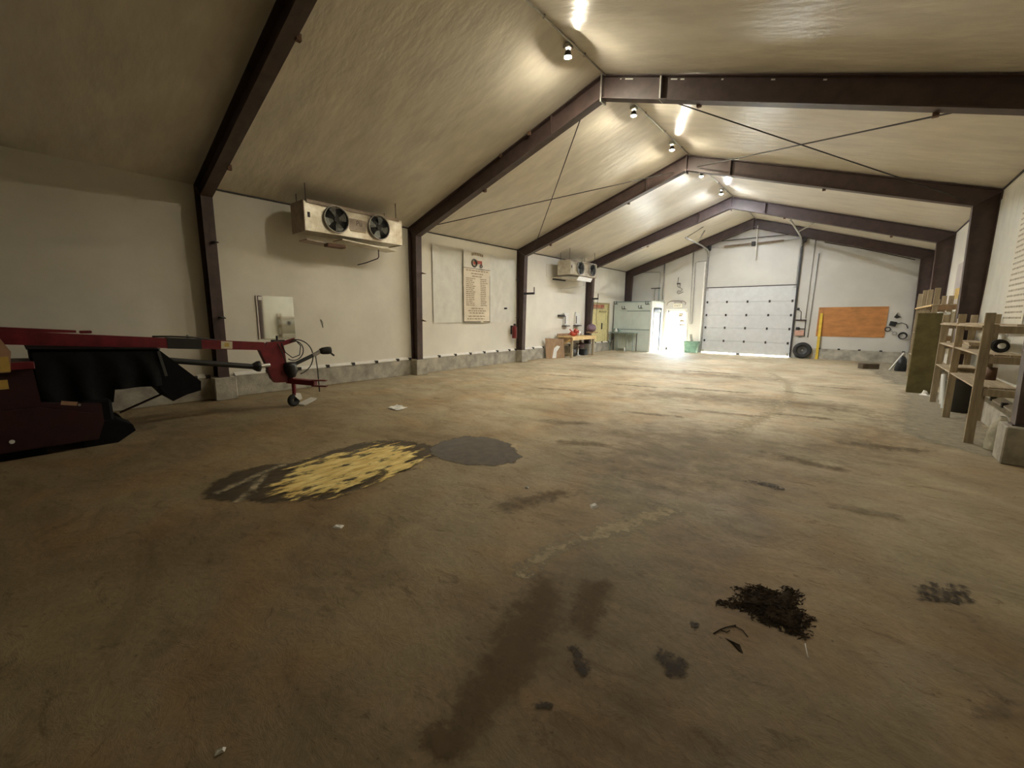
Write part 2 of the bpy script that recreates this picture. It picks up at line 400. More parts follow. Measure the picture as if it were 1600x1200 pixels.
# ================================================================== FLOOR MARKS (children of the floor)
STZ = [.0008]
def inside(p, poly):
    c = False; n = len(poly)
    for i in range(n):
        (x1, y1), (x2, y2) = poly[i], poly[(i + 1) % n]
        if (y1 > p[1]) != (y2 > p[1]) and p[0] < (x2 - x1) * (p[1] - y1) / (y2 - y1) + x1: c = not c
    return c
def edge_dist(p, poly):
    d = 1e9; n = len(poly); p = Vector((p[0], p[1]))
    for i in range(n):
        a, b = Vector(poly[i]), Vector(poly[(i + 1) % n]); ab = b - a
        t = max(0, min(1, (p - a).dot(ab) / max(1e-9, ab.dot(ab)))); d = min(d, (p - a - ab * t).length)
    return d
def stain(name, poly, m, step, fade, label=None, grow=0.0):
    xs = [p[0] for p in poly]; ys = [p[1] for p in poly]; g = fade
    nx = max(2, int((max(xs) - min(xs) + 2 * g) / step)); ny = max(2, int((max(ys) - min(ys) + 2 * g) / step))
    bm = bmesh.new(); STZ[0] += .0003; val = []; grid = {}
    for i in range(nx + 1):
        for j in range(ny + 1):
            x = min(xs) - g + (max(xs) - min(xs) + 2 * g) * i / nx; y = min(ys) - g + (max(ys) - min(ys) + 2 * g) * j / ny
            d = edge_dist((x, y), poly); d = d if inside((x, y), poly) else -d
            grid[i, j] = (bm.verts.new((x, y, STZ[0])), .5 + .5 * max(-1, min(1, (d + grow) / fade)) * 1.0)
    for i in range(nx):
        for j in range(ny):
            q = [grid[i, j], grid[i + 1, j], grid[i + 1, j + 1], grid[i, j + 1]]
            if max(a[1] for a in q) > .02: bm.faces.new([a[0] for a in q])
    order = [grid[i, j][1] for i in range(nx + 1) for j in range(ny + 1)]
    me = bpy.data.meshes.new(name); bm.to_mesh(me); bm.free()
    at = me.attributes.new('edge', 'FLOAT', 'POINT'); at.data.foreach_set('value', order)
    o = bpy.data.objects.new(name, me); C.objects.link(o); o.parent = floor; me.materials.append(M[m])
    if label: o['label'] = label
    return o
M['oil'] = stain_mat('dried_oil', (.090, .066, .038), .50, col2=(.045, .034, .022), alpha=.90, nscale=6, soft=.5, namp=2.0, stretch=(2.2, 1, 1))
M['oilgrey'] = stain_mat('grey_oil', (.105, .09, .078), .38, col2=(.05, .042, .035), alpha=.95, nscale=7, soft=.3)
M['sawst'] = stain_mat('absorbent_powder', (1.0, .76, .33), .85, col2=(.62, .40, .11), alpha=.97, nscale=2.7, soft=.6, stretch=(3.8, 1.1, 1), bump=.3, namp=5.2, cscale=4)
M['track'] = stain_mat('tyre_dirt', (.165, .115, .06), .9, col2=(.12, .08, .042), alpha=.62, nscale=9, soft=1.0, namp=2.6)
M['streak'] = stain_mat('dirt_streak_film', (.19, .14, .08), .9, col2=(.13, .09, .05), alpha=.5, nscale=7, soft=1.0, namp=3.0)
M['mark'] = stain_mat('dark_smear', (.055, .04, .025), .8, alpha=.85, nscale=24, soft=.6, namp=3.2)
M['faint'] = stain_mat('faint_dirt', (.19, .145, .09), .9, alpha=.38, nscale=3.5, soft=1.0, namp=2.6)
M['pale'] = stain_mat('pale_dust', (.52, .44, .29), .85, alpha=.7, nscale=12, soft=1.0, namp=3.4)
M['scrub'] = stain_mat('bare_concrete', (.40, .355, .26), .8, alpha=.7, nscale=3, soft=.7)
puddleA = [(5.1, 0.94), (4.93, 1.05), (4.71, 1.28), (4.74, 1.57), (4.92, 1.86), (4.81, 2.33), (4.79, 2.76), (4.99, 3.03), (5.32, 3.16), (5.62, 3.21), (5.89, 2.99), (5.83, 2.74), (6.0, 2.56), (5.98, 2.21), (6.07, 1.96), (6.07, 1.7), (5.9, 1.44), (5.65, 1.21), (5.37, 0.98), (5.23, 0.92)]
puddleB = [(5.6, 3.12), (5.51, 3.42), (5.56, 3.77), (5.87, 3.93), (6.26, 3.88), (6.47, 3.71), (6.66, 3.6), (6.72, 3.41), (6.6, 3.17), (6.37, 3.02), (6.13, 2.95), (5.85, 2.95)]
saw = [(5.52, 1.42), (5.22, 1.6), (5.07, 1.89), (5.04, 2.21), (5.16, 2.42), (5.1, 2.82), (5.46, 2.89), (5.77, 2.79), (6.0, 2.56), (5.97, 2.25), (5.93, 2.02), (5.9, 1.85), (5.93, 1.64), (5.72, 1.44)]
stain('dirt_patch', [(7.2, 5.71), (8.33, 6.36), (9.29, 6.6), (10.0, 8.9), (10.18, 7.66), (9.64, 6.15), (8.83, 5.05), (8.14, 3.48), (7.4, 4.2)], 'faint', .2, .7, 'broad brown dirt patch in the middle of the floor')
stain('dirt_patch', [(6.0, 8.0), (9.6, 9.4), (9.6, 10.0), (6.0, 9.0)], 'faint', .2, .5)
stain('dirt_patch', [(2.2, 11.8), (8.2, 12.6), (8.2, 13.0), (2.2, 12.4)], 'faint', .25, .5)
stain('bare_strip', [(10.45, 13.0), (10.16, 8.12), (10.32, 7.63), (10.87, 7.2), (11.1, 7.2), (11.1, 13)], 'scrub', .12, .25, 'paler swept concrete strip in front of the shelves')
stain('bare_strip', [(9.6, 20.5), (10.3, 14.0), (10.9, 14.0), (10.9, 20.5)], 'scrub', .25, .4)
stain('dust_ridge', [(7.62, 14.21), (8.22, 12.36), (8.45, 10.39), (8.46, 8.31), (8.30, 7.1), (8.2, 6.29), (8.3, 6.29), (8.44, 7.1), (8.58, 8.31), (8.56, 10.39), (8.34, 12.36), (7.72, 14.21)], 'pale', .06, .10, 'pale curved ridge of dust dragged along the floor')
stain('oil_stain', puddleA, 'oil', .05, .10, 'dark oil stain around the yellow powder')
stain('oil_stain', puddleB, 'oilgrey', .05, .07, 'grey black oil blotch beside the yellow powder')
stain('tyre_track', [(8.43, 0.84), (8.18, 1.65), (8.14, 1.95), (8.26, 1.95), (8.44, 1.69), (8.54, 1.32), (8.52, 1.11), (8.55, 0.85), (8.5, .8)], 'track', .03, .07, 'long brown tyre track running towards the viewer')
stain('tyre_track', [(8.37, 2.08), (8.5, 2.14), (8.61, 1.85), (8.61, 1.67), (8.49, 1.76)], 'track', .03, .06)
stain('dark_smear', [(8.42, 0.83), (8.4, 0.9), (8.49, 0.92), (8.53, 0.86), (8.5, 0.82)], 'track', .015, .03)
stain('pale_scuff', [(8.06, 2.39), (8.14, 2.84), (8.39, 3.38), (8.51, 3.43), (8.49, 3.27), (8.35, 2.82), (8.19, 2.5)], 'pale', .03, .07, 'pale sandy scuff across the tyre track')
stain('pale_scuff', [(8.0, 1.87), (7.96, 2.13), (8.03, 2.43), (8.1, 2.42), (8.07, 2.07), (8.08, 1.85)], 'pale', .03, .06)
stain('dark_smear', [(8.59, 1.57), (8.61, 1.6), (8.66, 1.55), (8.73, 1.52), (8.72, 1.47), (8.66, 1.49)], 'mark', .01, .025)
stain('dark_smear', [(8.63, 1.21), (8.66, 1.25), (8.69, 1.26), (8.69, 1.23), (8.65, 1.21)], 'mark', .008, .014)
stain('dark_smear', [(8.93, 1.83), (8.99, 1.83), (9.06, 1.85), (9.05, 1.76), (9.01, 1.73), (8.93, 1.78)], 'mark', .012, .035)
for k in range(5):
    x = 9.95 + k * .045; y = 3.18 + k * .03
    stain('dark_smear', [(x, y), (x + .02, y + .22), (x + .04, y + .22), (x + .03, y)], 'mark', .02, .03)
stain('dark_smear', [(8.98, 2.13), (9.02, 2.14), (9.02, 2.08)], 'mark', .008, .014)
stain('dark_smear', [(8.82, 4.51), (8.97, 4.48), (9.12, 4.5), (9.03, 4.58)], 'mark', .02, .05)
stain('dark_smear', [(8.4, 10.9), (8.9, 10.76), (8.9, 10.66), (8.4, 10.82)], 'track', .04, .08)
stain('dark_smear', [(7.28, 2.5), (7.5, 3.1), (7.62, 3.1), (7.42, 2.45)], 'track', .03, .09)
for (x, y, rx, ry, a) in ((9.9, 6.9, .5, .09, .3), (9.2, 5.6, .4, .07, -.2), (7.9, 7.6, .6, .07, .25), (8.9, 8.2, .5, .06, .2), (7.0, 6.7, .5, .06, .3), (6.2, 5.3, .4, .08, .5), (7.2, 9.9, .7, .06, .2), (5.5, 9.3, .6, .06, .2), (4.6, 7.7, .6, .07, .3), (9.2, 12.2, .6, .06, .1), (3.4, 9.6, .8, .07, .25), (6.3, 13.2, .9, .07, .15), (6.9, 4.5, .35, .07, .5), (9.7, 4.4, .25, .06, .2), (10.1, 2.4, .08, .02, 1.)):
    pts = [(x + math.cos(t) * rx * math.cos(a) - math.sin(t) * ry * math.sin(a) + jit(.03), y + math.cos(t) * rx * math.sin(a) + math.sin(t) * ry * math.cos(a) + jit(.02)) for t in [i * PI / 6 for i in range(12)]]
    stain('dirt_streak', pts, 'streak', max(.03, rx / 14), ry * .9)
for pts in ([(5.52, 1.05), (5.33, 1.24), (5.06, 1.42), (5.09, 1.46), (5.36, 1.28), (5.55, 1.08)], [(5.20, 1.00), (5.02, 1.30), (4.88, 1.70), (4.92, 1.72), (5.06, 1.34), (5.23, 1.03)]):
    stain('pale_streak', pts, 'pale', .02, .035)
stain('absorbent_powder', saw, 'sawst', .035, .17, 'streaky yellow absorbent powder spread over the oil')

# ================================================================== STEEL PORTAL FRAMES
def ibeam(mb, outer, inner, yc, fw=.18, tw=.012, tf=.016):
    """I section: web polygon between two polylines, flanges along both (points are x, z)"""
    poly = outer + inner[::-1]
    mb.prism([(x, yc - tw / 2, z) for x, z in poly], (0, tw, 0))
    cx_ = sum(p[0] for p in poly) / len(poly); czz = sum(p[1] for p in poly) / len(poly)
    for line in (outer, inner):
        for (a, b) in zip(line, line[1:]):
            d = Vector((b[0] - a[0], b[1] - a[1])); n = Vector((-d.y, d.x)).normalized()
            if n.dot(Vector((cx_ - a[0], czz - a[1]))) < 0: n = -n
            q = [(a[0], a[1]), (b[0], b[1]), (b[0] + n.x * tf, b[1] + n.y * tf), (a[0] + n.x * tf, a[1] + n.y * tf)]
            mb.prism([(x, yc - fw / 2, z) for x, z in q], (0, fw, 0))
FL = ['maroon steel frame nearest the viewer, column behind red implement',
      'maroon steel frame with bolted ridge plate and long straight right beam',
      'maroon steel frame between the white wall sheet and the far cooler',
      'maroon steel frame beside the wooden bench, fourth from the viewer',
      'maroon steel frame against the far gable wall']
D, HK, HB = .352, 3.682, 5.378
frames = []
for i, fy in enumerate(FY):
    fr = T('portal_frame', FL[i], 'steel frame', (W / 2, fy + .09, 0), 'maroon portal frames'); yc = fy + .09
    for sd in (0, 1):
        X = (lambda x: x) if not sd else (lambda x: W - x)
        mb = MB(); ibeam(mb, [(X(.004), .43), (X(.004), HE - .01)], [(X(.27), .43), (X(D), HK)], yc)
        mb.box(min(X(.004), X(.29)), max(X(.004), X(.29)), fy, fy + .18, .43, .445); P('column', mb, 'steel', fr)
        mb = MB(); ibeam(mb, [(X(.004), HE - .012), (X(W / 2), HR - .012)], [(X(D), HK), (X(W / 2), HB)], yc); P('rafter', mb, 'steel', fr)
        mb = MB(); mb.prism([(X(.004), yc - .085, HE - .02), (X(.004), yc - .085, HE - .04), (X(D - .01), yc - .085, HK - .01), (X(D - .01), yc - .085, HK + .01)], (0, .17, 0)); P('knee_plate', mb, 'steel', fr)
        # bolted splice a third of the way down
        xs = X(W / 2 - 1.05); zz = cz(xs)
        if i in (1, 2, 3):
            mb = MB(); mb.box(xs - .012, xs + .012, yc - .085, yc + .085, zz - .375, zz - .02); P('splice_plate', mb, 'galv' if i == 1 and sd else 'steel', fr, 'bright splice plate' if i == 1 and sd else None)
    mb = MB(); mb.box(W / 2 - .014, W / 2 + .014, yc - .095, yc + .095, HB - .06, HR - .01); P('ridge_plate', mb, 'galv' if i == 1 else 'steel', fr)
    for sd in (0, 1):      # purlin cleats on the rafters
        for k in range(3):
            x = (1.3 + k * 1.35) if not sd else W - (1.3 + k * 1.35)
            if i < 4 and (i + k + sd) % 2 == 0:
                z0 = cz(x) - .372; P('cleat', MB().box(x - .03, x + .03, yc + .07, yc + .13, z0 - .03, z0 + .05), 'rust', fr)
    frames.append(fr)
# hooks and shelf brackets welded on the columns
for z in (2.90, 1.565):
    D = .27 + .082 * (z - .43) / 3.25
    mb = MB(); mb.prism([(D, 2.50, z + .015), (D + .17, 2.50, z + .005), (D + .26, 2.50, z - .02), (D + .25, 2.50, z - .03), (D + .1, 2.50, z - .02), (D, 2.50, z - .03)], (0, .05, 0)); P('hook', mb, 'darkmetal', frames[0])
for z in (2.75, 1.50):
    D = .27 + .082 * (z - .43) / 3.25
    mb = MB(); mb.prism([(D, 7.20, z + .02), (D + .10, 7.20, z - .01), (D + .18, 7.20, z - .03), (D + .1, 7.20, z - .035), (D, 7.20, z - .02)], (0, .04, 0)); P('hook', mb, 'rust', frames[1])
D = .32
for fi, x1 in ((2, .76), (3, .62)):
    y = FY[fi]; mb = MB(); mb.box(D - .01, x1, y + .02, y + .07, 2.375, 2.445); mb.box(x1 - .02, x1, y + .03, y + .06, 2.44, 2.62); P('bracket_arm', mb, 'darkmetal', frames[fi])
for z in (2.9, 1.6):
    mb = MB(); mb.prism([(D - .2, 11.62, z), (D - .2, 11.62, z - .05), (D - .2, 11.42, z - .02)], (.04, 0, 0)); P('hook', mb, 'darkmetal', frames[2])

# bare scrapes in the paint of the second frame's right beam, and clamps on its left one
for x, l in ((5.93, .02), (6.02, .14), (6.62, .02), (6.8, .10), (6.95, .06), (7.55, .03), (8.2, .05), (8.8, .04)):
    P('paint_scrape', MB().bar((x, FY[1] + .081, cz(x) - .052), (x + l, FY[1] + .081, cz(x + l) - .052), .004, .018), 'flash', frames[1], 'bare pale scrape in the paint')
for x in (4.05, 3.3):
    P('beam_clamp', MB().box(x - .03, x + .03, FY[1] - .012, FY[1] + .02, cz(x) - .08, cz(x) - .01), 'rust', frames[1])
# cross bracing rods of the second bay
def rodm(p, q): return MB().cyl(p, q, .011, 6)
off = .27
def cp(x, y): return (x, y, cz(x) - off)
for lab, p, q in (('brace rod from second frame ridge down to left eave', cp(5.15, 7.24), cp(.75, 11.65)),
                  ('brace rod from left eave up to third frame ridge', cp(.75, 7.24), cp(5.3, 11.65)),
                  ('brace rod from second frame ridge down to right eave', cp(6.55, 7.24), cp(10.75, 11.65)),
                  ('brace rod from right eave up to third frame ridge', cp(10.3, 7.24), cp(5.9, 11.65))):
    S('brace_rod', 'thin dark ' + lab, 'rod', rodm(p, q), 'darkmetal', group='ceiling brace rods')

# ================================================================== RIDGE LIGHTS AND CONDUIT
LY = [5.98, 8.40, 10.59, 12.99, 15.17, 17.24]
LLAB = ['floodlight on the ridge nearest the viewer, before the bolted ridge plate', 'floodlight just beyond the bolted ridge plate, second from the viewer',
        'floodlight just before the third frame ridge', 'floodlight just beyond the third frame ridge, fourth along', 'floodlight before the fourth frame ridge, fifth along', 'floodlight farthest away above the overhead door']
lamp0 = None
for i, y in enumerate(LY):
    if lamp0 is None:
        t = T('ridge_light', 'cool white ' + LLAB[0], 'light', (W / 2, y, 5.71), 'ridge floodlights')
        x = W / 2
        P('junction_box', MB().box(x - .06, x + .06, y - .06, y + .06, 5.665, 5.72, .008), 'galv', t)
        P('stem', MB().cyl((x, y, 5.67), (x, y, 5.62), .02, 8), 'galv', t)
        P('shade', MB().lathe([(.026, 5.635), (.036, 5.625), (.060, 5.546), (.064, 5.546), (.040, 5.632), (.026, 5.642)], (x, y, 0), n=20, closed=True), 'darkmetal', t)
        P('bulb', MB().sphere((x, y, 5.572), .045, 14, 8), 'bulb', t, 'glowing bulb')
        lamp0 = t
    else:
        d = dup(lamp0, (W / 2, y, 5.71), 'cool white ' + LLAB[i])
        for c in d.children:
            if c.name.startswith('bulb') and i != 1 and i != 2:
                c.data = c.data.copy(); c.data.materials[0] = M['bulbcold']
for c in lamp0.children:
    if c.name.startswith('bulb'): c.data = c.data.copy(); c.data.materials[0] = M['bulbwarm']
seg = [(2.62, 7.03), (7.26, 11.63), (11.86, 16.46), (16.69, 20.4)]
CLAB = ['conduit along the ridge to the nearest floodlight', 'conduit along the ridge between second and third frames', 'conduit along the ridge between third and fourth frames', 'conduit along the ridge to the farthest floodlight']
for (a, b), lab in zip(seg, CLAB):
    mb = MB(); mb.cyl((W / 2 + .085, a, 5.70), (W / 2 + .085, b, 5.70), .013, 8)
    t = T('conduit', 'thin grey ' + lab, 'conduit', (W / 2 + .085, a, 5.70), 'ridge conduits'); P('pipe', mb, 'galv', t)
    k = a + .4
    while k < b:
        P('strap', MB().box(W / 2 + .066, W / 2 + .104, k, k + .02, 5.68, 5.728), 'galv', t); k += 1.1

# ================================================================== EVAPORATOR COOLERS
def cooler(y0, y1, z0, z1, xb, xf, fans, label, panlab, bright):
    t = T('evaporator_cooler', label, 'cooler', (xf - .3, (y0 + y1) / 2, z0), 'ceiling hung coolers')
    mb = MB(); mb.box(xb, xf - .012, y0 + .012, y1 - .012, z0 + .02, z1 - .01); mb.box(xb, xf, y1 - .012, y1, z0, z1)
    P('casing', mb, 'alu', t)
    P('end_panel', MB().box(xb - .01, xf + .004, y0, y0 + .014, z0 - .01, z1), 'alu' if bright else 'aluside', t, 'plain grey end panel' if bright else 'brown stained end panel')
    # front sheet with round fan openings: square collars round each fan
    P('front_panel', MB().box(xf - .014, xf, y0 + .015, y1 - .013, z0 + .005, z1 - .03, .004), 'alu', t)
    mb = MB(); mb.box(xb - .02, xf + .03, y0 + .06, y1 - .1, z1 - .012, z1 + .012); mb.box(xf + .012, xf + .03, y0 + .06, y1 - .1, z1 - .05, z1 - .01); P('top_lip', mb, 'aluside', t)
    for (yc, zc, r) in fans:
        f = P('fan_ring', MB().lathe([(r, 0), (r + .008, .06), (r - .004, .078), (r - .016, .06), (r - .016, -.002), (r, -.002)], (xf, yc, zc), (1, 0, 0), 28, True), 'galv', t)
        P('fan_throat', MB().lathe([(.001, .004), (r - .015, .004), (r - .015, .006), (.001, .006)], (xf, yc, zc), (1, 0, 0), 24), 'black', f)
        mb = MB()
        for b in range(4):
            a0 = b * PI / 2 + .5 + yc
            pts = []
            for (rr, da, dx) in ((.2, -.35, .012), (.55, -.42, .010), (.92, -.42, .012), (.98, 0, .03), (.92, .36, .046), (.5, .28, .042), (.2, .3, .034)):
                pts.append((xf + dx, yc + math.cos(a0 + da) * r * rr * .93, zc + math.sin(a0 + da) * r * rr * .93))
            mb.prism(pts, (.003, 0, 0))
        P('fan_blade_set', mb, 'blade', f)
        P('fan_hub', MB().cyl((xf + .008, yc, zc), (xf + .055, yc, zc), r * .22, 14), 'darkmetal', f)
        mb = MB()
        for rr in (.35, .65): mb.torus((xf + .07, yc, zc), r * rr, .0025, (1, 0, 0), 24, 4)
        for b in range(4):
            a0 = b * PI / 4; mb.cyl((xf + .07, yc - math.cos(a0) * r, zc - math.sin(a0) * r), (xf + .07, yc + math.cos(a0) * r, zc + math.sin(a0) * r), .0025, 4)
        P('fan_guard', mb, 'darkmetal', f)
    P('end_grille', MB().box(xf, xf + .006, y0 + .07, y0 + .12, (z0 + z1) / 2 - .03, (z0 + z1) / 2 + .07), 'darkmetal', t)
    for (yy, xx) in ((y0 + .1, xb + .05), (y1 - .13, xf - .05), (y0 + .1, xf - .1), (y1 - .13, xb + .05)):
        P('hanger_rod', MB().cyl((xx, yy, z1), (xx, yy, cz(xx)), .008, 6), 'darkmetal', t)
    return t
c1 = cooler(3.94, 6.23, 3.265, 3.845, .34, .90, [(4.585, 3.572, .265), (5.585, 3.575, .262)], 'dented white twin fan ceiling cooler above the wall mirror', '', False)
mb = MB(); mb.prism([(.42, 4.75, 3.20), (.42, 6.10, 3.13), (.42, 6.10, 3.155), (.42, 4.75, 3.225)], (.42, 0, 0)); P('drain_pan', mb, 'alu', c1)
mb = MB(); mb.prism([(.36, 4.05, 3.12), (.36, 4.80, 3.08), (.36, 4.80, 3.10), (.36, 4.05, 3.14)], (.36, 0, 0)); P('hanging_flap', mb, 'aluside', c1)
P('valve', MB().box(.60, .78, 4.45, 4.85, 3.04, 3.11, .01), 'rust', c1, 'rusty valve under the fans')
P('drain_pipe', MB().tube([(.62, 5.75, 3.14), (.62, 5.75, 2.98), (.60, 5.73, 2.94), (.3, 5.62, 2.86), (.02, 5.55, 2.82)], .012), 'darkmetal', c1)
lb = MB()
lb.box(.901, .906, 4.90, 5.27, 3.40, 3.425)
P('label_smudge', MB().box(.9005, .903, 4.88, 5.28, 3.43, 3.66), 'aluside', c1, 'brownish maker label between the fans')
P('lettering', text_mb('Pu', .15, (.9045, 5.04, 3.53), (0, 1, 0), (0, 0, 1)), 'inkdark', c1)
P('lettering', lb, 'ink', c1)
c2 = cooler(13.74, 15.79, 3.21, 3.745, .34, .90, [(14.42, 3.49, .25), (15.35, 3.49, .25)], 'far white twin fan cooler hung above the bench wall', '', True)
mb = MB(); mb.prism([(.84, 14.30, 3.03), (.84, 15.42, 3.02), (.90, 15.46, 3.17), (.90, 14.42, 3.18)], (-.01, 0, .004)); P('drain_pan', mb, 'white', c2, 'bright white tilted drain pan')
mb = MB(); mb.prism([(.12, 13.80, 3.10), (.12, 15.3, 3.08), (.12, 15.3, 3.11), (.12, 13.80, 3.14)], (.6, 0, 0)); P('drain_tray', mb, 'alu', c2)
P('tray_edge', MB().box(.10, .16, 13.74, 14.6, 3.04, 3.09), 'darkmetal', c2)
P('drain_pipe', MB().tube([(.5, 15.45, 3.1), (.5, 15.45, 2.90), (.4, 15.2, 2.86), (.06, 14.4, 2.70)], .012), 'pvc', c2)
S('blanking_panel', 'brown stained panel on wall left of the far cooler', 'panel', MB().box(.001, .02, 13.45, 14.05, 3.15, 3.62, .004), 'wall')

# ================================================================== LEFT WALL FURNISHINGS
t = T('wall_mirror', 'frameless mirror on cream wall above the red drawbar', 'mirror', (.02, 3.62, 1.12))
P('glass', MB().box(.012, .020, 3.27, 3.98, 1.12, 2.0, .002), 'mirror', t)
P('backing', MB().box(.001, .012, 3.25, 3.98, 1.11, 2.0), 'galv', t)
P('edge_strip', MB().box(.020, .026, 3.255, 3.275, 1.12, 2.0), 'flash', t)
P('paper_tag', MB().box(.0205, .022, 3.30, 3.37, 1.91, 1.98), 'paper', t, 'white paper tag in the corner')
S('wall_wire', 'short dark wire hanging on wall right of the mirror', 'wire', MB().tube([(.01, 4.56, 1.52), (.02, 4.60, 1.45), (.02, 4.59, 1.38), (.015, 4.60, 1.33)], .006, 6), 'darkmetal')
# white sheet with folds
def sheet(x, y0, y1, z0, z1, amp, seed, nu=60, nv=40):
    mb = MB()
    def fn(u, v):
        y = y0 + (y1 - y0) * u; z = z0 + (z1 - z0) * v
        sag = .10 * abs(math.sin(u * PI * 3)) * v ** 6
        n = noise.noise(Vector((y * 2.2 + z * .9, z * .5, seed))) + .5 * noise.noise(Vector((y * 6 - z * 2.5, z * 1.2, seed + 5)))
        return Vector((x + amp * (.55 + n), y, z - sag))
    return mb.grid(fn, nu, nv)
sh = sheet(.020, 7.84, 11.55, 1.42, 3.62, .018, 3.1)
S('poly_sheet', 'wide white plastic sheet pinned on wall behind the paper banner', 'sheet', sh, 'plasticsheet')
t = T('tractor_banner', 'tall tan paper banner of printed columns below a red tractor', 'banner', (.09, 9.6, 1.45))
y0, y1 = 8.99, 10.17
def bx(y, z): return .085 + .012 * math.sin(y * 5 + z * 2)
mb = MB(); mb.grid(lambda u, v: Vector((bx(y0 + (y1 - y0) * u, 1.45 + 1.65 * v), y0 + (y1 - y0) * u, 1.45 + 1.65 * v - .03 * u)), 14, 16); P('name_sheet', mb, 'banner', t)
mb = MB(); mb.grid(lambda u, v: Vector((bx(y0 + (y1 - y0) * u, 3.1 + .53 * v), y0 + (y1 - y0) * u, 3.1 + .53 * v - .03 * u)), 14, 6); P('head_sheet', mb, 'bannertop', t, 'white head of the banner')
def prt(mb, ya, yb, za, zb):
    x = max(bx(ya, za), bx(yb, za), bx((ya + yb) / 2, za)) + .003; mb.box(x, x + .002, ya, yb, za - .02, zb - .02)
mb = MB(); prt(mb, y0, y1, 3.09, 3.105); prt(mb, y0, y0 + .012, 1.45, 3.1); prt(mb, y1 - .012, y1, 1.45, 3.1); prt(mb, y0, y1, 1.455, 1.475); P('border_line', mb, 'inkdark', t)
mb = MB()
random.seed(11)
for z, a, b in ((3.02, .10, 1.10), (2.93, .32, .86), (2.85, .36, .80), (1.86, .32, .86), (1.79, .2, .98), (1.72, .24, .9), (1.62, .2, .94), (1.54, .16, .9)):
    y = a
    while y < b:
        l = random.uniform(.05, .14); prt(mb, y0 + y, y0 + min(y + l, b), z, z + .032); y += l + .03
for k in range(15):
    z = 2.78 - k * .058
    for a, mx in ((.10, .40), (.74, .36)):
        l = mx * random.uniform(.65, 1.0); y = a
        while y < a + l:
            q = random.uniform(.06, .16); prt(mb, y0 + y, y0 + min(y + q, a + l), z, z + .026); y += q + .02
P('printed_lines', mb, 'ink', t, kind='stuff')
mb = MB()
for k in range(7):      # curved heading
    ya = y0 + .36 + k * .075; zz = 3.52 + .03 * math.sin(PI * (k + .5) / 7); prt(mb, ya, ya + .055, zz - .045, zz + .04)
P('heading', mb, 'ink', t)
tx = .103
mb = MB(); mb.torus((tx, y0 + .46, 3.245), .105, .026, (1, 0, 0), 20, 6); mb.torus((tx, y0 + .76, 3.175), .045, .014, (1, 0, 0), 14, 6); P('printed_tyre', mb, 'inkdark', t)
mb = MB(); mb.cyl((tx, y0 + .46, 3.245), (tx + .004, y0 + .46, 3.245), .045, 14); mb.box(tx, tx + .004, y0 + .56, y0 + .80, 3.24, 3.33); mb.prism([(tx, y0 + .52, 3.33), (tx, y0 + .60, 3.23), (tx, y0 + .66, 3.23), (tx, y0 + .56, 3.36)], (.004, 0, 0)); mb.box(tx, tx + .004, y0 + .76, y0 + .80, 3.18, 3.33); P('printed_tractor', mb, 'inkred', t)
# outlet dot, wall bracket strip, extinguisher
S('hose_bib', 'small dark fitting on the white sheet right of the banner', 'fitting', MB().cyl((.0, 10.97, 1.89), (.13, 10.97, 1.89), .03, 10), 'darkmetal')
t = T('fire_extinguisher', 'red fire extinguisher on wall beside the third column', 'extinguisher', (.16, 11.36, .85))
P('cylinder', MB().lathe([(.001, .85), (.075, .855), (.085, .88), (.085, 1.22), (.07, 1.27), (.03, 1.30), (.001, 1.30)], (.16, 11.36, 0), n=16), 'extred', t)
P('valve', MB().box(.13, .19, 11.34, 11.38, 1.30, 1.37), 'darkmetal', t)
P('hose', MB().tube([(.16, 11.39, 1.34), (.17, 11.47, 1.30), (.17, 11.47, 1.1), (.17, 11.44, .98)], .012), 'black', t)
P('wall_hook', MB().box(.0, .08, 11.33, 11.39, 1.0, 1.3), 'darkmetal', t)
# two dispensers
for (ya, yb, lab, gap) in ((14.62, 15.05, 'white wall dispenser with dark spout, left of pair above bench', True), (15.50, 15.99, 'white narrow wall dispenser, right of pair above bench', False)):
    t = T('wall_dispenser', lab, 'dispenser', (.06, (ya + yb) / 2, 1.25))
    P('body', MB().box(.001, .09, ya + .08, yb - .04, 1.28, 1.76, .01), 'white', t)
    P('slot', MB().box(.09, .094, ya + .10, ya + .16, 1.34, 1.66), 'darkmetal', t)
    P('tray', MB().box(.001, .16, ya + .02, yb - .02, 1.23, 1.265), 'darkmetal', t)
    if gap: P('spout', MB().box(.03, .12, 14.26, ya + .07, 1.62, 1.70, .01), 'darkmetal', t); P('top_cover', MB().box(.001, .11, ya + .04, yb - .02, 1.70, 1.77, .01), 'white', t)
    else: P('top_cover', MB().box(.001, .08, ya + .12, ya + .18, 1.76, 1.83, .005), 'paper', t)
# plywood sheet leaning
mb = MB(); mb.prism([(.20, 13.26, .0), (.56, 14.03, .0), (.48, 14.05, .74), (.12, 13.28, .79)], (.016, -.008, .003))
t = T('plywood_sheet', 'stained brown plywood sheet leaning on curb left of bench', 'plywood', (.3, 13.8, 0)); P('sheet', mb, 'ply', t)
mb = MB(); 
def pq(y, z, d=0.): return (.205 + (y - 13.26) * .468 - z * .105 + .022 + d, y - .01, z)
mb.prism([pq(13.50, .01), pq(13.66, .01), pq(13.70, .25), pq(13.86, .46), pq(13.74, .50), pq(13.60, .40)], (.004, -.002, 0))
P('pale_smear', mb, 'white', t, 'whitish smear of old paint')
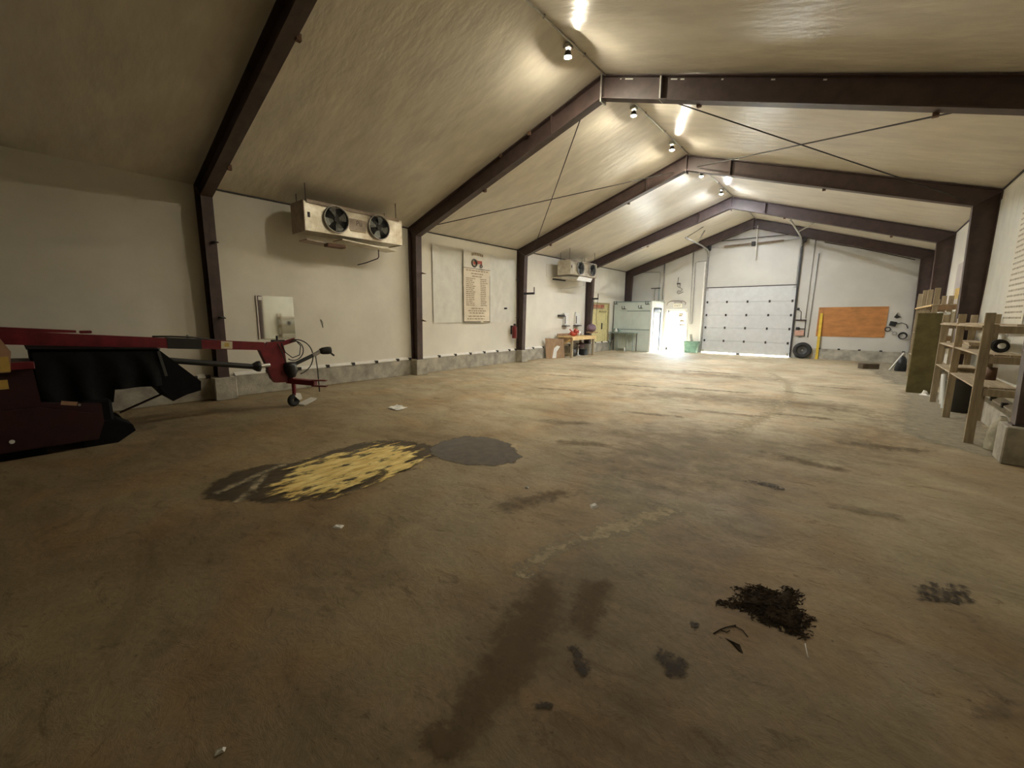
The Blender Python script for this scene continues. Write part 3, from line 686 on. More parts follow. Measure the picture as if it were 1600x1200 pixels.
# bench
t = T('work_bench', 'pine topped wooden work bench with diagonal brace below dispensers', 'bench', (.5, 15.2, 0))
for (x, y) in ((.78, 14.20), (.78, 15.92), (.16, 14.24), (.16, 15.92)):
    P('leg', MB().box(x - .045, x + .045, y - .045, y + .045, 0, .80, .006), 'wood', t)
for k in range(4): P('top_plank', MB().box(.12 + k * .18, .29 + k * .18, 14.12, 16.02, .80, .84, .004), 'woodbright', t)
P('apron', MB().box(.825, .86, 14.14, 16.0, .70, .80, .004), 'woodbright', t)
P('apron', MB().box(.14, .80, 14.14, 14.17, .62, .80, .004), 'ply', t)
P('back_board', MB().box(.10, .13, 14.14, 16.0, .80, .94), 'ply', t)
P('diagonal_brace', MB().bar((.74, 14.13, .72), (.16, 14.13, .34), .03, .07), 'woodbright', t)
P('lower_rail', MB().box(.14, .80, 14.21, 14.25, .10, .18), 'wood', t)
# things on and under the bench
mb = MB(); random.seed(5)
for k in range(30):
    a = random.uniform(0, 2 * PI); el = random.uniform(.15, 1.3); l = random.uniform(.22, .42)
    d = Vector((math.cos(a) * math.cos(el) * .7, math.sin(a) * math.cos(el), math.sin(el) * .75)); s0 = Vector((.5, 14.76, .86))
    mb.tube([s0 + Vector((0, 0, .04)), s0 + d * l * .6 + Vector((0, 0, .05)), s0 + d * l + Vector((0, 0, .02))], .024, 5)
mb.sphere((.5, 14.76, .935), .14, 10, 6, (1, 1.3, .66))
S('red_strap_bundle', 'tangled red webbing heap on the bench top', 'straps', mb, 'redcloth', origin=(.5, 14.76, .84))
S('paper_cup', 'white cup on the bench right of red straps', 'cup', MB().lathe([(.001, .842), (.05, .842), (.072, 1.02), (.066, 1.02), (.046, .85), (.001, .85)], (.5, 15.2, 0), n=16), 'paper')
mb = MB(); mb.sphere((.58, 16.10, 1.15), .21, 18, 12, (.8, 1.35, .85))
t = T('purple_bag', 'round purple bag hung by the fourth column above bench end', 'bag', (.58, 16.10, .97)); P('body', mb, 'purple', t)
P('strap', MB().tube([(.58, 16.0, 1.3), (.5, 16.2, 1.55), (.47, 16.38, 2.0), (.46, 16.45, 2.36)], .010, 6), 'darkmetal', t)
P('base', MB().box(.45, .78, 15.86, 16.34, .94, .99, .01), 'ply', t)
S('wire_loop', 'thin cable loop hanging from the bracket in front of yellow door', 'cable', MB().tube([(.60, 16.56, 2.42), (.55, 16.62, 2.33), (.48, 16.68, 2.1), (.46, 16.70, 1.7), (.48, 16.70, 1.35), (.5, 16.7, 1.28)], .008, 6), 'darkmetal')
S('bench_bucket', 'dark bucket on floor under the bench', 'bucket', MB().lathe([(.001, .0), (.11, .0), (.14, .30), (.13, .30), (.10, .01), (.001, .01)], (.42, 14.9, 0), n=16), 'bin')
S('floor_jack', 'grey metal jack stand under the bench centre', 'jack', MB().lathe([(.13, 0), (.12, .02), (.03, .06), (.03, .42), (.07, .45), (.07, .47), (.001, .47)], (.45, 15.25, 0), n=12), 'galv')
mb = MB(); mb.box(.25, .60, 15.5, 15.8, 0, .26, .02); S('tool_case', 'black case on floor under right end of bench', 'case', mb, 'black')
mb = MB(); mb.sphere((.42, 15.55, .42), .16, 12, 8, (.9, 1.2, .8)); S('rag_bundle', 'dark purple rag bundle on the case under bench', 'rags', mb, 'purple', origin=(.42, 15.55, .29))

# yellow door on the left wall
t = T('door_3', 'yellow panelled door beyond the bench', None, (0, 17.8, 0), kind='structure')
mb = MB(); mb.box(.001, .06, 16.86, 16.96, 0, 2.27); mb.box(.001, .06, 18.62, 18.74, 0, 2.27); mb.box(.001, .06, 16.86, 18.74, 2.22, 2.29); P('door_frame', mb, 'yframe', t)
P('door_leaf', MB().box(.004, .03, 16.96, 18.62, .02, 1.98, .003), 'ydoor', t); P('transom', MB().box(.004, .028, 16.96, 18.62, 2.0, 2.22, .003), 'ydoor', t)
for (a, b, c, d) in ((17.08, 17.5, .25, 1.8), (17.62, 18.45, .25, .85), (17.62, 18.45, 1.0, 1.85)):
    mb = MB()
    for q in ((a, b, c, c + .03), (a, b, d - .03, d), (a, a + .03, c, d), (b - .03, b, c, d)): mb.box(.03, .042, q[0], q[1], q[2], q[3])
    P('moulding', mb, 'ydoor', t)
P('handle', MB().box(.03, .08, 18.0, 18.05, 1.05, 1.35, .01), 'darkmetal', t)
P('closer', MB().box(.03, .09, 17.75, 18.4, 1.86, 1.92, .01), 'yframe', t)
t = T('red_sign', 'red lettered sign above the yellow door', 'sign', (.06, 17.5, 2.03))
P('plate', MB().box(.062, .072, 16.98, 18.18, 2.02, 2.20, .003), 'tan', t)
mb = MB(); y = 17.05; random.seed(21)
while y < 18.05:
    l = .075; mb.box(.072, .076, y, y + .02, 2.05, 2.17); mb.box(.072, .076, y, y + l, random.choice((2.05, 2.10, 2.15)), random.choice((2.17, 2.075 + .04, 2.17))); y += l + .035
P('lettering', mb, 'inkred', t)

# ================================================================== BOOTH IN THE FAR LEFT CORNER
BX, BY, BZ = 1.97, 19.2, 2.36
t = T('storage_booth', 'pale teal panelled booth in the far left corner', 'booth', (1.0, 20.0, 0))
P('front_wall', MB().box(.08, BX - .05, BY, BY + .05, 0, BZ - .02), 'teal', t)
for (a, b, c, d) in ((.10, .78, .02, 1.02), (.82, BX - .08, .02, 1.02), (.10, .78, 1.06, 1.90), (.82, BX - .08, 1.06, 1.90), (.10, BX - .08, 1.94, BZ - .04)):
    P('panel', MB().box(a, b, BY - .012, BY, c, d, .003), 'teal', t)
P('trim_rail', MB().box(.08, BX - .05, BY - .018, BY, 1.02, 1.06), 'tealdark', t); P('trim_rail', MB().box(.78, BX - .05, BY - .016, BY, 1.90, 1.935), 'tealdark', t)
P('corner_post', MB().box(BX - .05, BX + .02, BY - .02, BY + .06, 0, BZ, .004), 'white', t)
mb = MB(); mb.box(BX - .05, BX, BY + .06, 19.46, 0, BZ); mb.box(BX - .05, BX, 20.42, YE - .02, 0, BZ); mb.box(BX - .05, BX, 19.46, 20.42, 2.06, BZ); P('side_wall', mb, 'white', t)
mb = MB(); mb.box(BX - .06, BX + .02, 19.46, 19.50, 0, 2.06); mb.box(BX - .06, BX + .02, 20.36, 20.44, 0, 2.06); mb.box(BX - .06, BX + .02, 19.46, 20.44, 1.86, 2.07); P('door_casing', mb, 'bluegrey', t)
P('inner_door', MB().box(BX - .06, BX - .02, 19.52, 20.34, .01, 1.85, .004), 'white', t)
P('roof', MB().box(.37, BX + .02, BY - .02, YE - .01, BZ - .02, BZ + .02), 'teal', t)
P('roof_edge', MB().box(.06, BX - .05, BY - .03, BY - .02, BZ - .03, BZ + .02), 'tealdark', t)
for (x, z) in ((.20, 2.30), (.62, 2.06), (1.45, 2.09), (1.78, 2.27)):
    mb = MB(); mb.box(x - .08, x + .08, BY - .03, BY - .012, z - .05, z - .02)
    for dx in (-.06, .06): mb.tube([(x + dx, BY - .02, z - .035), (x + dx, BY - .13, z - .04), (x + dx, BY - .15, z - .01), (x + dx, BY - .15, z + .09)], .016, 6)
    P('coat_hook', mb, 'darkmetal', t, 'black hook')
# folding table against the booth
t = T('folding_table', 'narrow teal grey folding table in front of the booth', 'table', (.65, 18.9, 0))
P('table_top', MB().box(-.0 + .1, 1.42, 18.62, 19.14, .87, .905, .006), 'tealdark', t)
for x in (.18, .58, 1.02, 1.36): P('leg', MB().cyl((x, 18.68, .0), (x, 18.68, .87), .018, 8), 'tealdark', t)
for x in (.18, 1.36): P('leg', MB().cyl((x, 19.08, .0), (x, 19.08, .87), .018, 8), 'darkmetal', t)
P('skirt_panel', MB().box(.3, .95, 19.06, 19.08, .12, .86), 'teal', t); P('stretcher', MB().cyl((.18, 18.68, .25), (.18, 19.08, .70), .012, 6), 'darkmetal', t)
S('white_jug', 'small white jug on the folding table', 'jug', MB().lathe([(.001, .905), (.07, .905), (.075, .98), (.03, 1.05), (.03, 1.09), (.001, 1.09)], (.42, 18.8, 0), n=14), 'paper')
mb = MB(); mb.box(.16, .52, 18.95, 19.1, .906, 1.08, .01); S('grey_crate', 'grey box at the back of the folding table', 'box', mb, 'tealdark')
S('floor_bottle', 'small white bottle on floor below the folding table', 'bottle', MB().lathe([(.001, 0), (.04, 0), (.04, .14), (.015, .18), (.015, .21), (.001, .21)], (1.02, 18.55, 0), n=12), 'paper')

# ================================================================== WALK-IN DOOR AND WALL ITEMS ON FAR WALL
t = T('door_2', 'white glazed walk-in door flooded with daylight', None, ((DX0 + DX1) / 2, YE, 0), kind='structure')
mb = MB(); mb.box(DX0 - .05, DX0 + .03, YE - .02, YE + .15, 0, DZ + .03); mb.box(DX1 - .03, DX1 + .05, YE - .02, YE + .15, 0, DZ + .03); mb.box(DX0 - .05, DX1 + .05, YE - .02, YE + .15, DZ - .02, DZ + .05); P('door_frame', mb, 'white', t)
mb = MB(); a, b = DX0 + .03, DX1 - .03
mb.box(a, a + .07, YE + .06, YE + .10, .02, DZ - .02); mb.box(b - .07, b, YE + .06, YE + .10, .02, DZ - .02); mb.box(a, b, YE + .06, YE + .10, .02, .16); mb.box(a, b, YE + .06, YE + .10, DZ - .10, DZ - .02); P('door_leaf', mb, 'white', t)
P('pane', MB().box(a + .07, b - .07, YE + .075, YE + .081, .16, DZ - .10), 'glass', t)
P('handle', MB().box(a + .02, a + .05, YE + .03, YE + .06, .95, 1.1, .005), 'galv', t)
for (x, z, wd, ht, lab, tx_) in ((2.66, 1.66, .26, .18, 'small notice, topmost on the glazed door', 2), (2.74, 1.40, .24, .12, 'small notice, middle one on the glazed door', 1), (2.74, 1.22, .30, .10, 'small notice, lowest on the glazed door', 1)):
    n = T('door_notice', lab, 'notice', (x + wd / 2, YE + .07, z), 'notices on the glazed door')
    P('sheet', MB().box(x, x + wd, YE + .070, YE + .074, z, z + ht), 'paper', n)
    mb = MB()
    for k in range(tx_): mb.box(x + .03, x + wd - .03 - .05 * k, YE + .067, YE + .070, z + ht - .075 - .08 * k, z + ht - .02 - .08 * k)
    P('print', mb, 'ink', n)
t = T('exit_sign', 'small white EXIT sign with lamp housing above the glazed door', 'sign', (2.65, YE - .04, 2.12))
P('plate', MB().box(2.44, 2.86, YE - .05, YE - .01, 2.10, 2.28, .006), 'signwhite', t); P('housing', MB().box(2.46, 2.82, YE - .07, YE - .01, 2.29, 2.35, .01), 'galv', t)
P('lettering', text_mb('EXIT', .15, (2.48, YE - .052, 2.135), (1, 0, 0), (0, 0, 1)), 'inkdark', t)
S('cable_arch', 'thin brown cable arched above the EXIT sign', 'cable', MB().tube([(2.10, YE - .015, 2.2), (2.16, YE - .015, 2.34), (2.3, YE - .015, 2.41), (2.6, YE - .015, 2.42), (2.9, YE - .015, 2.40), (3.0, YE - .015, 2.32), (2.98, YE - .015, 2.22)], .012, 6), 'rust')
t = T('hanging_cord', 'dark cord looped on a bracket high above the glazed door', 'cord', (2.62, YE - .03, 2.76))
P('bracket', MB().box(2.53, 2.68, YE - .05, YE - .01, 3.20, 3.25), 'darkmetal', t)
P('cord', MB().tube([(2.58, YE - .02, 3.52), (2.56, YE - .03, 3.2), (2.58, YE - .03, 3.08), (2.72, YE - .03, 3.02), (2.80, YE - .03, 2.95), (2.74, YE - .03, 2.86), (2.60, YE - .03, 2.90), (2.56, YE - .03, 2.80), (2.64, YE - .03, 2.74), (2.85, YE - .03, 2.83)], .010, 6), 'darkmetal', t)
P('cord', MB().tube([(2.68, YE - .02, 3.22), (2.68, YE - .03, 3.06)], .010, 6), 'darkmetal', t)
def pipe(lab, path, r, m='galv'): return S('wall_pipe', lab, 'pipe', MB().tube(path, r, 8), m)
q = YE - .03
pipe('thin grey conduit looping down the wall left of overhead door', [(3.20, q, 4.66), (3.22, q, 3.0), (3.24, q, 1.36), (3.30, q, 1.31), (3.36, q, 1.36), (3.34, q, 2.6), (3.32, q, 4.14), (3.42, q, 4.18), (3.78, q, 4.18)], .016)
pipe('twin grey pipe on far wall above the booth, thicker one', [(1.88, q, 4.22), (1.90, q, 2.5)], .035)
pipe('slim pipe on far wall left of the thicker one above booth', [(1.68, q, 2.5), (1.70, q, 3.75), (1.66, q, 3.82), (.66, q, 3.86)], .016)
pipe('long thin conduit on far wall right of overhead door', [(7.80, q, 4.72), (7.78, q, 3.2), (7.77, q, 1.62)], .014)
pipe('grey conduit ending in a box right of overhead door', [(7.96, q, 4.15), (7.93, q, 2.5), (7.91, q, .86)], .018)
pipe('thin wire along the eave beam on far wall right side', [(8.1, q, 4.55), (9.2, q, 4.22), (10.3, q, 3.84), (10.75, q, 3.68)], .012, 'darkmetal')
t = T('pipe_rack', 'grey H shaped bracket on far wall above the booth', 'bracket', (1.6, YE - .05, 2.45))
P('rail', MB().box(1.28, 1.74, YE - .06, YE - .02, 3.03, 3.07), 'darkmetal', t); P('post', MB().box(1.47, 1.50, YE - .06, YE - .02, 2.44, 3.03), 'galv', t); P('post', MB().box(1.68, 1.72, YE - .06, YE - .02, 2.44, 3.05), 'tealdark', t)
# electrical controls right of overhead door
t = T('door_controls', 'door control boxes joined by red conduit right of overhead door', 'control', (7.65, YE - .05, .85))
P('top_box', MB().box(7.44, 7.53, YE - .08, YE - .01, 1.94, 2.04, .01), 'black', t)
P('conduit', MB().tube([(7.53, YE - .03, 1.95), (7.60, YE - .03, 1.88), (7.61, YE - .03, 1.56)], .012, 6), 'darkmetal', t)
P('red_rail', MB().box(7.43, 7.80, YE - .05, YE - .01, 1.52, 1.57), 'reddark', t)
P('conduit', MB().tube([(7.78, YE - .03, 1.54), (7.79, YE - .03, .88), (7.60, YE - .03, .86)], .014, 6), 'darkmetal', t)
P('switch_box', MB().box(7.48, 7.60, YE - .08, YE - .01, 1.16, 1.26, .01), 'black', t); P('conduit', MB().tube([(7.6, YE - .04, 1.2), (7.78, YE - .04, 1.2)], .014, 6), 'darkmetal', t)
P('panel', MB().box(7.45, 7.77, YE - .06, YE - .01, .92, 1.13, .008), 'pink', t, 'pinkish metal panel')
# orange board
t = T('orange_board', 'orange brown hardboard sheet fixed on far wall', 'board', (9.2, YE - .02, .91))
P('sheet', MB().prism([(8.17, YE - .02, .91), (10.24, YE - .02, .92), (10.25, YE - .02, 2.07), (8.17, YE - .02, 2.05)], (0, .018, 0)), 'board', t)
for x in (8.22, 9.2, 10.19):
    for z in (.96, 2.0): P('screw', MB().cyl((x, YE - .024, z), (x, YE - .018, z), .012, 8), 'darkmetal', t)
t = T('yellow_post', 'yellow painted post leaning on the orange board', 'post', (8.28, YE - .2, 0))
P('post', MB().bar((8.29, 20.62, 0), (8.28, YE - .06, 1.82), .09, .04, (0, 1, 0), .004), 'yellow', t); P('foot', MB().box(8.23, 8.35, 20.57, 20.66, 0, .03), 'yellow', t)
t = T('tyre', 'black tyre leaning on far wall beside overhead door', 'tyre', (7.78, 20.6, 0))
ax = Vector((.12, -1, .18)).normalized()
P('tread', MB().lathe([(.17, -.07), (.24, -.09), (.30, -.085), (.322, -.06), (.322, .06), (.30, .085), (.24, .09), (.17, .07)], (7.79, 20.60, .325), ax, 32, True), 'rubber', t)
P('rim', MB().lathe([(.03, .0), (.05, .03), (.15, .04), (.175, .06), (.175, -.06), (.15, -.02), (.03, -.02)], (7.79, 20.60, .325), ax, 24, True), 'bin', t)
P('hub_cap', MB().cyl(Vector((7.79, 20.60, .325)) + ax * .0, Vector((7.79, 20.60, .325)) + ax * .045, .035, 12), 'galv', t)
# hung tools on far wall
S('wall_gadget', 'black angled tool hung highest beside the orange board', 'tool', MB().prism([(10.42, YE - .05, 1.68), (10.52, YE - .05, 1.86), (10.50, YE - .05, 1.76), (10.62, YE - .05, 1.68), (10.50, YE - .05, 1.63)], (0, .045, 0)), 'black')
t = T('junction_box', 'square black box on far wall with cable running right', 'box', (10.42, YE - .04, 1.36))
P('box', MB().obox((10.42, YE - .04, 1.44), (.19, .07, .17), Matrix.Rotation(.2, 3, 'Y'), .01), 'black', t)
P('cable', MB().tube([(10.5, YE - .03, 1.42), (10.65, YE - .03, 1.48), (10.78, YE - .03, 1.42), (10.84, YE - .03, 1.28)], .012, 6), 'darkmetal', t)
S('cable_coil', 'small grey ring coil below the black box on far wall', 'coil', MB().torus((10.30, YE - .03, 1.24), .075, .018, (0, 1, 0), 18, 6), 'darkmetal')
mb = MB(); mb.torus((10.50, YE - .03, 1.10), .06, .012, (0, 1, 0), 14, 5); mb.tube([(10.44, YE - .03, 1.14), (10.42, YE - .03, 1.22)], .01, 5); S('cable_coil', 'pale wire coil right of the grey ring on far wall', 'coil', mb, 'galv')
mb = MB()
for k in range(3): mb.torus((10.73, YE - .05 - .02 * k, 1.0 + .01 * k), .10 + .008 * k, .014, (.2, 1, 0), 20, 6)
S('hose_coil', 'dark hose coil hung near the far right corner', 'hose', mb, 'rubber')

# ================================================================== OVERHEAD DOOR
t = T('door_1', 'white sectional overhead door with exposed tracks and spring shaft', None, (5.6, YE, 0), kind='structure')
zs = [.045, .585, 1.175, 1.745, 2.325, 2.955]
for k in range(5):
    xr = GX1 + .015 if k > 1 else GX1 - .02
    mb = MB(); mb.box(GX0 - .02, xr, YE - .055, YE - .012, zs[k] + .003, zs[k + 1] - .003, .006); mb.box(GX0 - .02, xr, YE - .030, YE - .014, zs[k + 1] - .02, zs[k + 1] + .02)
    P('door_section', mb, 'doorwhite', t)
for z in zs[1:5]:
    for x in (GX0 + .08, 4.80, 5.62, 6.45, GX1 - .10):
        h = P('hinge', MB().box(x - .035, x + .035, YE - .075, YE - .05, z - .05, z + .05, .006), 'darkmetal', t)
for z in (zs[5] - .06, zs[0] + .08):
    for x in (GX0 + .03, GX1 - .07): P('roller_bracket', MB().box(x - .05, x + .05, YE - .085, YE - .05, z - .05, z + .05, .006), 'galv', t)
P('weather_strip', MB().box(GX0 + .02, GX1 - .05, YE - .05, YE - .04, 2.955, 2.985), 'rust', t); P('bottom_seal', MB().box(5.35, 5.5, YE - .06, YE - .01, .0, .05), 'rubber', t)
P('top_rail', MB().box(GX0, GX1, YE - .06, YE - .01, 2.96, 2.99), 'darkmetal', t)
for (x, zt, m) in ((GX0 - .04, 4.62, 'galv'), (GX1 + .02, 4.78, 'darkmetal')):
    P('vertical_track', MB().box(x - .03, x + .03, YE - .12, YE - .03, .02, zt), m, t)
    P('track_angle', MB().box(x - .05 if x < 5 else x + .03, x - .03 if x < 5 else x + .05, YE - .06, YE - .01, .02, zt), 'galv', t)
P('horizontal_track', MB().tube([(3.90, YE - .08, 4.35), (3.92, 20.55, 4.52), (3.93, 20.2, 4.62), (3.93, 19.4, 4.67), (3.93, 17.2, 4.68)], .032, 6), 'galv', t)
P('horizontal_track', MB().tube([(7.38, YE - .08, 4.45), (7.38, 20.5, 4.62), (7.39, 20.0, 4.70), (7.4, 18.85, 4.73), (7.4, 16.7, 4.76)], .032, 6), 'galv', t)
P('track_hanger', MB().bar((3.93, 18.7, 4.67), (4.05, 19.2, cz(4.05)), .04, .04), 'galv', t)
P('track_hanger', MB().bar((3.93, 17.25, 4.69), (4.15, 18.6, cz(4.15)), .02, .02), 'darkmetal', t)
P('track_hanger', MB().bar((7.4, 18.83, 4.73), (7.84, 19.04, cz(7.84)), .04, .04), 'galv', t)
P('track_hanger', MB().bar((7.4, 16.8, 4.76), (7.4, 16.8, cz(7.4)), .03, .03), 'galv', t)
P('torsion_shaft', MB().cyl((GX0 - .08, YE - .16, 4.72), (GX1 + .08, YE - .16, 4.76), .014, 8), 'galv', t)
for (a, b) in ((4.52, 5.55), (5.75, 6.74)): 
    mb = MB(); n_ = 26
    mb.cyl((a, YE - .16, 4.73), (b, YE - .16, 4.75), .034, 10)
    for k in range(n_): x = a + (b - a) * k / (n_ - 1); mb.lathe([(.034, -.008), (.046, 0), (.034, .008)], (x, YE - .16, 4.73 + .02 * k / n_), (1, 0, 0), 10)
    P('torsion_spring', mb, 'spring', t)
P('spring_anchor', MB().box(5.58, 5.72, YE - .20, YE - .01, 4.66, 4.82, .01), 'darkmetal', t)
for x in (GX0 - .04, GX1 + .05):
    P('cable_drum', MB().cyl((x - .05, YE - .16, 4.73), (x + .05, YE - .16, 4.73), .075, 14), 'darkmetal', t)
    P('end_bearing', MB().box(x - .01, x + .09, YE - .22, YE - .01, 4.62, 4.84, .01), 'darkmetal', t)
P('spreader_bar', MB().bar((GX0 - .02, YE - .10, 4.99), (GX1 + .02, YE - .10, 4.97), .03, .03), 'darkmetal', t)
P('pull_pole', MB().cyl((5.76, YE - .22, 5.45), (5.80, YE - .22, 4.03), .018, 8), 'flash', t)

# green bin and plank left of overhead door
t = T('green_bin', 'green plastic bin left of overhead door', 'bin', (3.52, 20.4, 0))
P('tub', MB().prism([(3.26, 20.25, 0), (3.78, 20.25, 0), (3.78, 20.6, 0), (3.26, 20.6, 0)], (0, 0, .001)).prism([(3.22, 20.2, .52), (3.82, 20.2, .52), (3.76, 20.25, .0), (3.28, 20.25, .0)], (0, .02, 0)).prism([(3.22, 20.2, .52), (3.28, 20.25, 0), (3.28, 20.58, 0), (3.22, 20.62, .52)], (.015, 0, 0)).prism([(3.82, 20.2, .52), (3.76, 20.25, 0), (3.76, 20.58, 0), (3.82, 20.62, .52)], (-.015, 0, 0)).prism([(3.22, 20.62, .52), (3.82, 20.62, .52), (3.76, 20.58, .0), (3.28, 20.58, .0)], (0, -.015, 0)), 'green', t)
P('rim', MB().box(3.20, 3.84, 20.18, 20.2, .49, .53), 'green', t)
S('grey_plank', 'grey board end poking out of the green bin', 'board', MB().bar((3.62, 20.42, .02), (3.42, 20.46, .85), .10, .03, (0, 1, 0)), 'greywood')
S('pale_post', 'short pale post standing beside the green bin', 'post', MB().box(3.12, 3.19, 20.45, 20.52, 0, .48, .005), 'white')

# ================================================================== RIGHT SIDE: FRONT SHELVING UNIT
XF, XB = 10.715, 11.09
t = T('lumber_shelf', 'open rough lumber shelving unit nearest the viewer, three boards high', 'shelf', (10.9, 9.7, 0), 'rough lumber shelves')
for y, wob in ((7.88, .0), (9.77, .006), (11.45, .0)):
    P('post', MB().bar((XF + .045, y, 0), (XF + .035, y, 1.69), .09, .04, (0, 1, 0), .004), 'wood', t)
    P('post', MB().bar((XB + .04, y + .02, 0), (XB + .03, y + .02, 1.69), .09, .04, (0, 1, 0), .004), 'wood', t)
    for z in (1.48, 1.10, .685): P('cross_rail', MB().box(XF + .09, XB, y - .02, y + .02, z - .045, z + .045, .003), 'wood', t)
for zi, z in enumerate((1.535, 1.155, .74)):
    for k in range(3):
        x0 = XF + .005 + k * .135
        if zi == 0 and k == 1: continue
        P('shelf_board', MB().box(x0, x0 + .125, 7.92 + jit(.01), 11.50 + jit(.03), z - .01 + jit(.003), z + .012, .003), 'woodh', t)
P('front_rail', MB().box(XF - .022, XF + .0, 7.86, 11.5, 1.505, 1.53, .003), 'woodh', t)
# things stored on it
g = 'offcut boards on the near shelf'
ORD = ['bottom', 'second from bottom', 'third from bottom', 'second from top', 'topmost']
for k in range(5): S('offcut_board', 'pale offcut board on the middle shelf, %s of five' % ORD[k], 'board', MB().box(10.80 + jit(.02), 11.02 + jit(.02), 9.25 + jit(.05), 10.3 + jit(.08), 1.168 + .019 * k, 1.186 + .019 * k, .002), 'woodh', group=g)
g2 = 'offcut planks on the lowest near shelf'
for k in range(4): S('offcut_plank', 'pale plank on the lowest shelf, %s of four' % ORD[k if k < 2 else k + 1], 'board', MB().box(10.80 + jit(.02), 11.04 + jit(.02), 9.9 + jit(.04), 10.5 + jit(.06), .753 + .019 * k, .771 + .019 * k, .002), 'woodh', group=g2)
mb = MB()
for k in range(4): mb.torus((10.95 + .008 * k, 8.30 + .015 * k, 1.262), .078 - .008 * k, .014, ((.5, 1, .25), (-.3, 1, .1), (.9, 1, -.2), (.1, 1, .3))[k], 18, 6)
S('hose_coil', 'black hose coil on middle shelf near the viewer', 'hose', mb, 'rubber')
S('white_jug', 'white jug at the back of middle shelf beside black coil', 'jug', MB().lathe([(.001, 1.167), (.05, 1.167), (.055, 1.32), (.022, 1.37), (.022, 1.41), (.001, 1.41)], (11.04, 8.62, 0), n=14), 'pvc')
S('grease_can', 'brown metal can on the lowest shelf, near end', 'can', MB().lathe([(.001, .753), (.055, .753), (.055, .93), (.001, .93)], (11.02, 8.9, 0), n=14), 'rust')
S('pvc_pipe', 'white pipe offcut leaning under shelf, front one', 'pipe', MB().cyl((10.83, 10.72, 0), (10.80, 10.98, .60), .03, 12), 'pvc')
S('pvc_pipe', 'white pipe leaning under shelf behind the front one', 'pipe', MB().cyl((10.86, 11.25, 0), (10.83, 11.35, .56), .026, 12), 'pvc')
S('tall_rod', 'long white pipe standing between shelf and third column', 'pipe', MB().cyl((10.985, 11.60, .0), (10.93, 11.56, 1.62), .017, 10), 'pvc')
S('tub', 'dark plastic tub on floor below the near shelf', 'tub', MB().lathe([(.001, 0), (.13, 0), (.155, .56), (.165, .57), (.15, .57), (.12, .02), (.001, .02)], (10.98, 10.5, 0), n=20), 'bin')
mb = MB(); mb.grid(lambda u, v: Vector((10.98 + (.115 + .03 * noise.noise(Vector((u * 6, v * 5, 2)))) * math.cos(u * 2 * PI) * (1 - .75 * v ** 3), 7.68 + (.13 + .04 * noise.noise(Vector((u * 6, v * 5, 7)))) * math.sin(u * 2 * PI) * (1 - .75 * v ** 3), .01 + .42 * v)), 20, 10)
S('poly_bag', 'crumpled dusty plastic bag at near end of shelf by the concrete plinth', 'bag', mb, 'bag')
# plastic sheet and banner on right wall
def sheet_r(x, y0, y1, z0, z1, amp, seed):
    mb = MB()
    def fn(u, v):
        y = y0 + (y1 - y0) * u; z = z0 + (z1 - z0) * v
        n = noise.noise(Vector((y * 3.2, z * .6, seed))) + .5 * noise.noise(Vector((y * 8, z * .9, seed + 5)))
        return Vector((x - amp * (.6 + n), y, z))
    return mb.grid(fn, 60, 24)
S('poly_sheet', 'white plastic sheet hung on shelf wall behind the near shelf', 'sheet', sheet_r(W - .012, 7.4, 11.6, .5, 3.72, .02, 9.4), 'plasticsheet')
t = T('name_banner', 'pale printed banner on the shelf wall at the right edge', 'banner', (W - .06, 9.4, 1.45))
P('sheet', MB().box(W - .044, W - .039, 8.75, 9.86, 1.45, 3.5), 'bannertop', t)
mb = MB(); random.seed(3)
for k in range(22):
    z = 3.3 - k * .08; y = 8.85
    while y < 9.75:
        l = random.uniform(.06, .2); mb.box(W - .048, W - .044, y, min(y + l, 9.78), z, z + .025); y += l + .04
P('printed_lines', mb, 'inkpale', t, kind='stuff')
t = T('wall_poster', 'faded poster on shelf wall beyond the third column', 'poster', (W - .01, 14.7, 1.95))
P('sheet', MB().box(W - .012, W - .004, 13.7, 15.25, 1.95, 2.95), 'picture', t); P('emblem', MB().box(W - .015, W - .012, 14.4, 15.0, 2.1, 2.35), 'decal', t)

# ---- rear shelving unit with carpet hung over its end
XF2, XB2 = 10.66, 11.02
t = T('lumber_shelf', 'tall rough lumber shelving unit behind the olive carpet', 'shelf', (10.85, 14.8, 0), 'rough lumber shelves')
for y, zt in ((12.80, 2.27), (14.05, 2.30), (15.15, 2.34), (16.25, 2.30)):
    P('post', MB().box(XF2, XF2 + .09, y - .02, y + .02, 0, zt, .004), 'wood', t)
    P('post', MB().box(XB2 - .0, XB2 + .09, y - .02, y + .02, 0, zt - .15, .004), 'wood', t)
    for z in (1.86, 1.2, .6): P('cross_rail', MB().box(XF2 + .09, XB2, y - .02, y + .02, z - .05, z + .05, .003), 'ply', t)
for z in (1.93, 1.26, .66):
    for k in range(3):
        x0 = XF2 + .0 + k * .125; P('shelf_board', MB().box(x0, x0 + .115, 12.78 + jit(.02), 16.32 + jit(.03), z - .02, z + .0, .003), 'woodh', t)
P('front_rail', MB().box(XF2 - .022, XF2, 12.78, 16.32, 1.885, 1.915, .003), 'woodbright', t)
for k, (x, lab) in enumerate(((10.80, 'pale round pole end on rear shelf, left of the pair'), (10.92, 'pale round pole end on rear shelf, right of the pair'))):
    S('round_pole', lab, 'pole', MB().cyl((x, 12.74, 1.735), (x, 16.3, 1.735), .032, 12), 'pvc')
cp_ = MB()
cp_.grid(lambda u, v: Vector((10.44 + .385 * u + .004 * math.sin(v * 9), 12.60 + .020 * math.sin(u * 8 + v * 2) + .05 * v, .02 + 1.71 * v)), 24, 20)
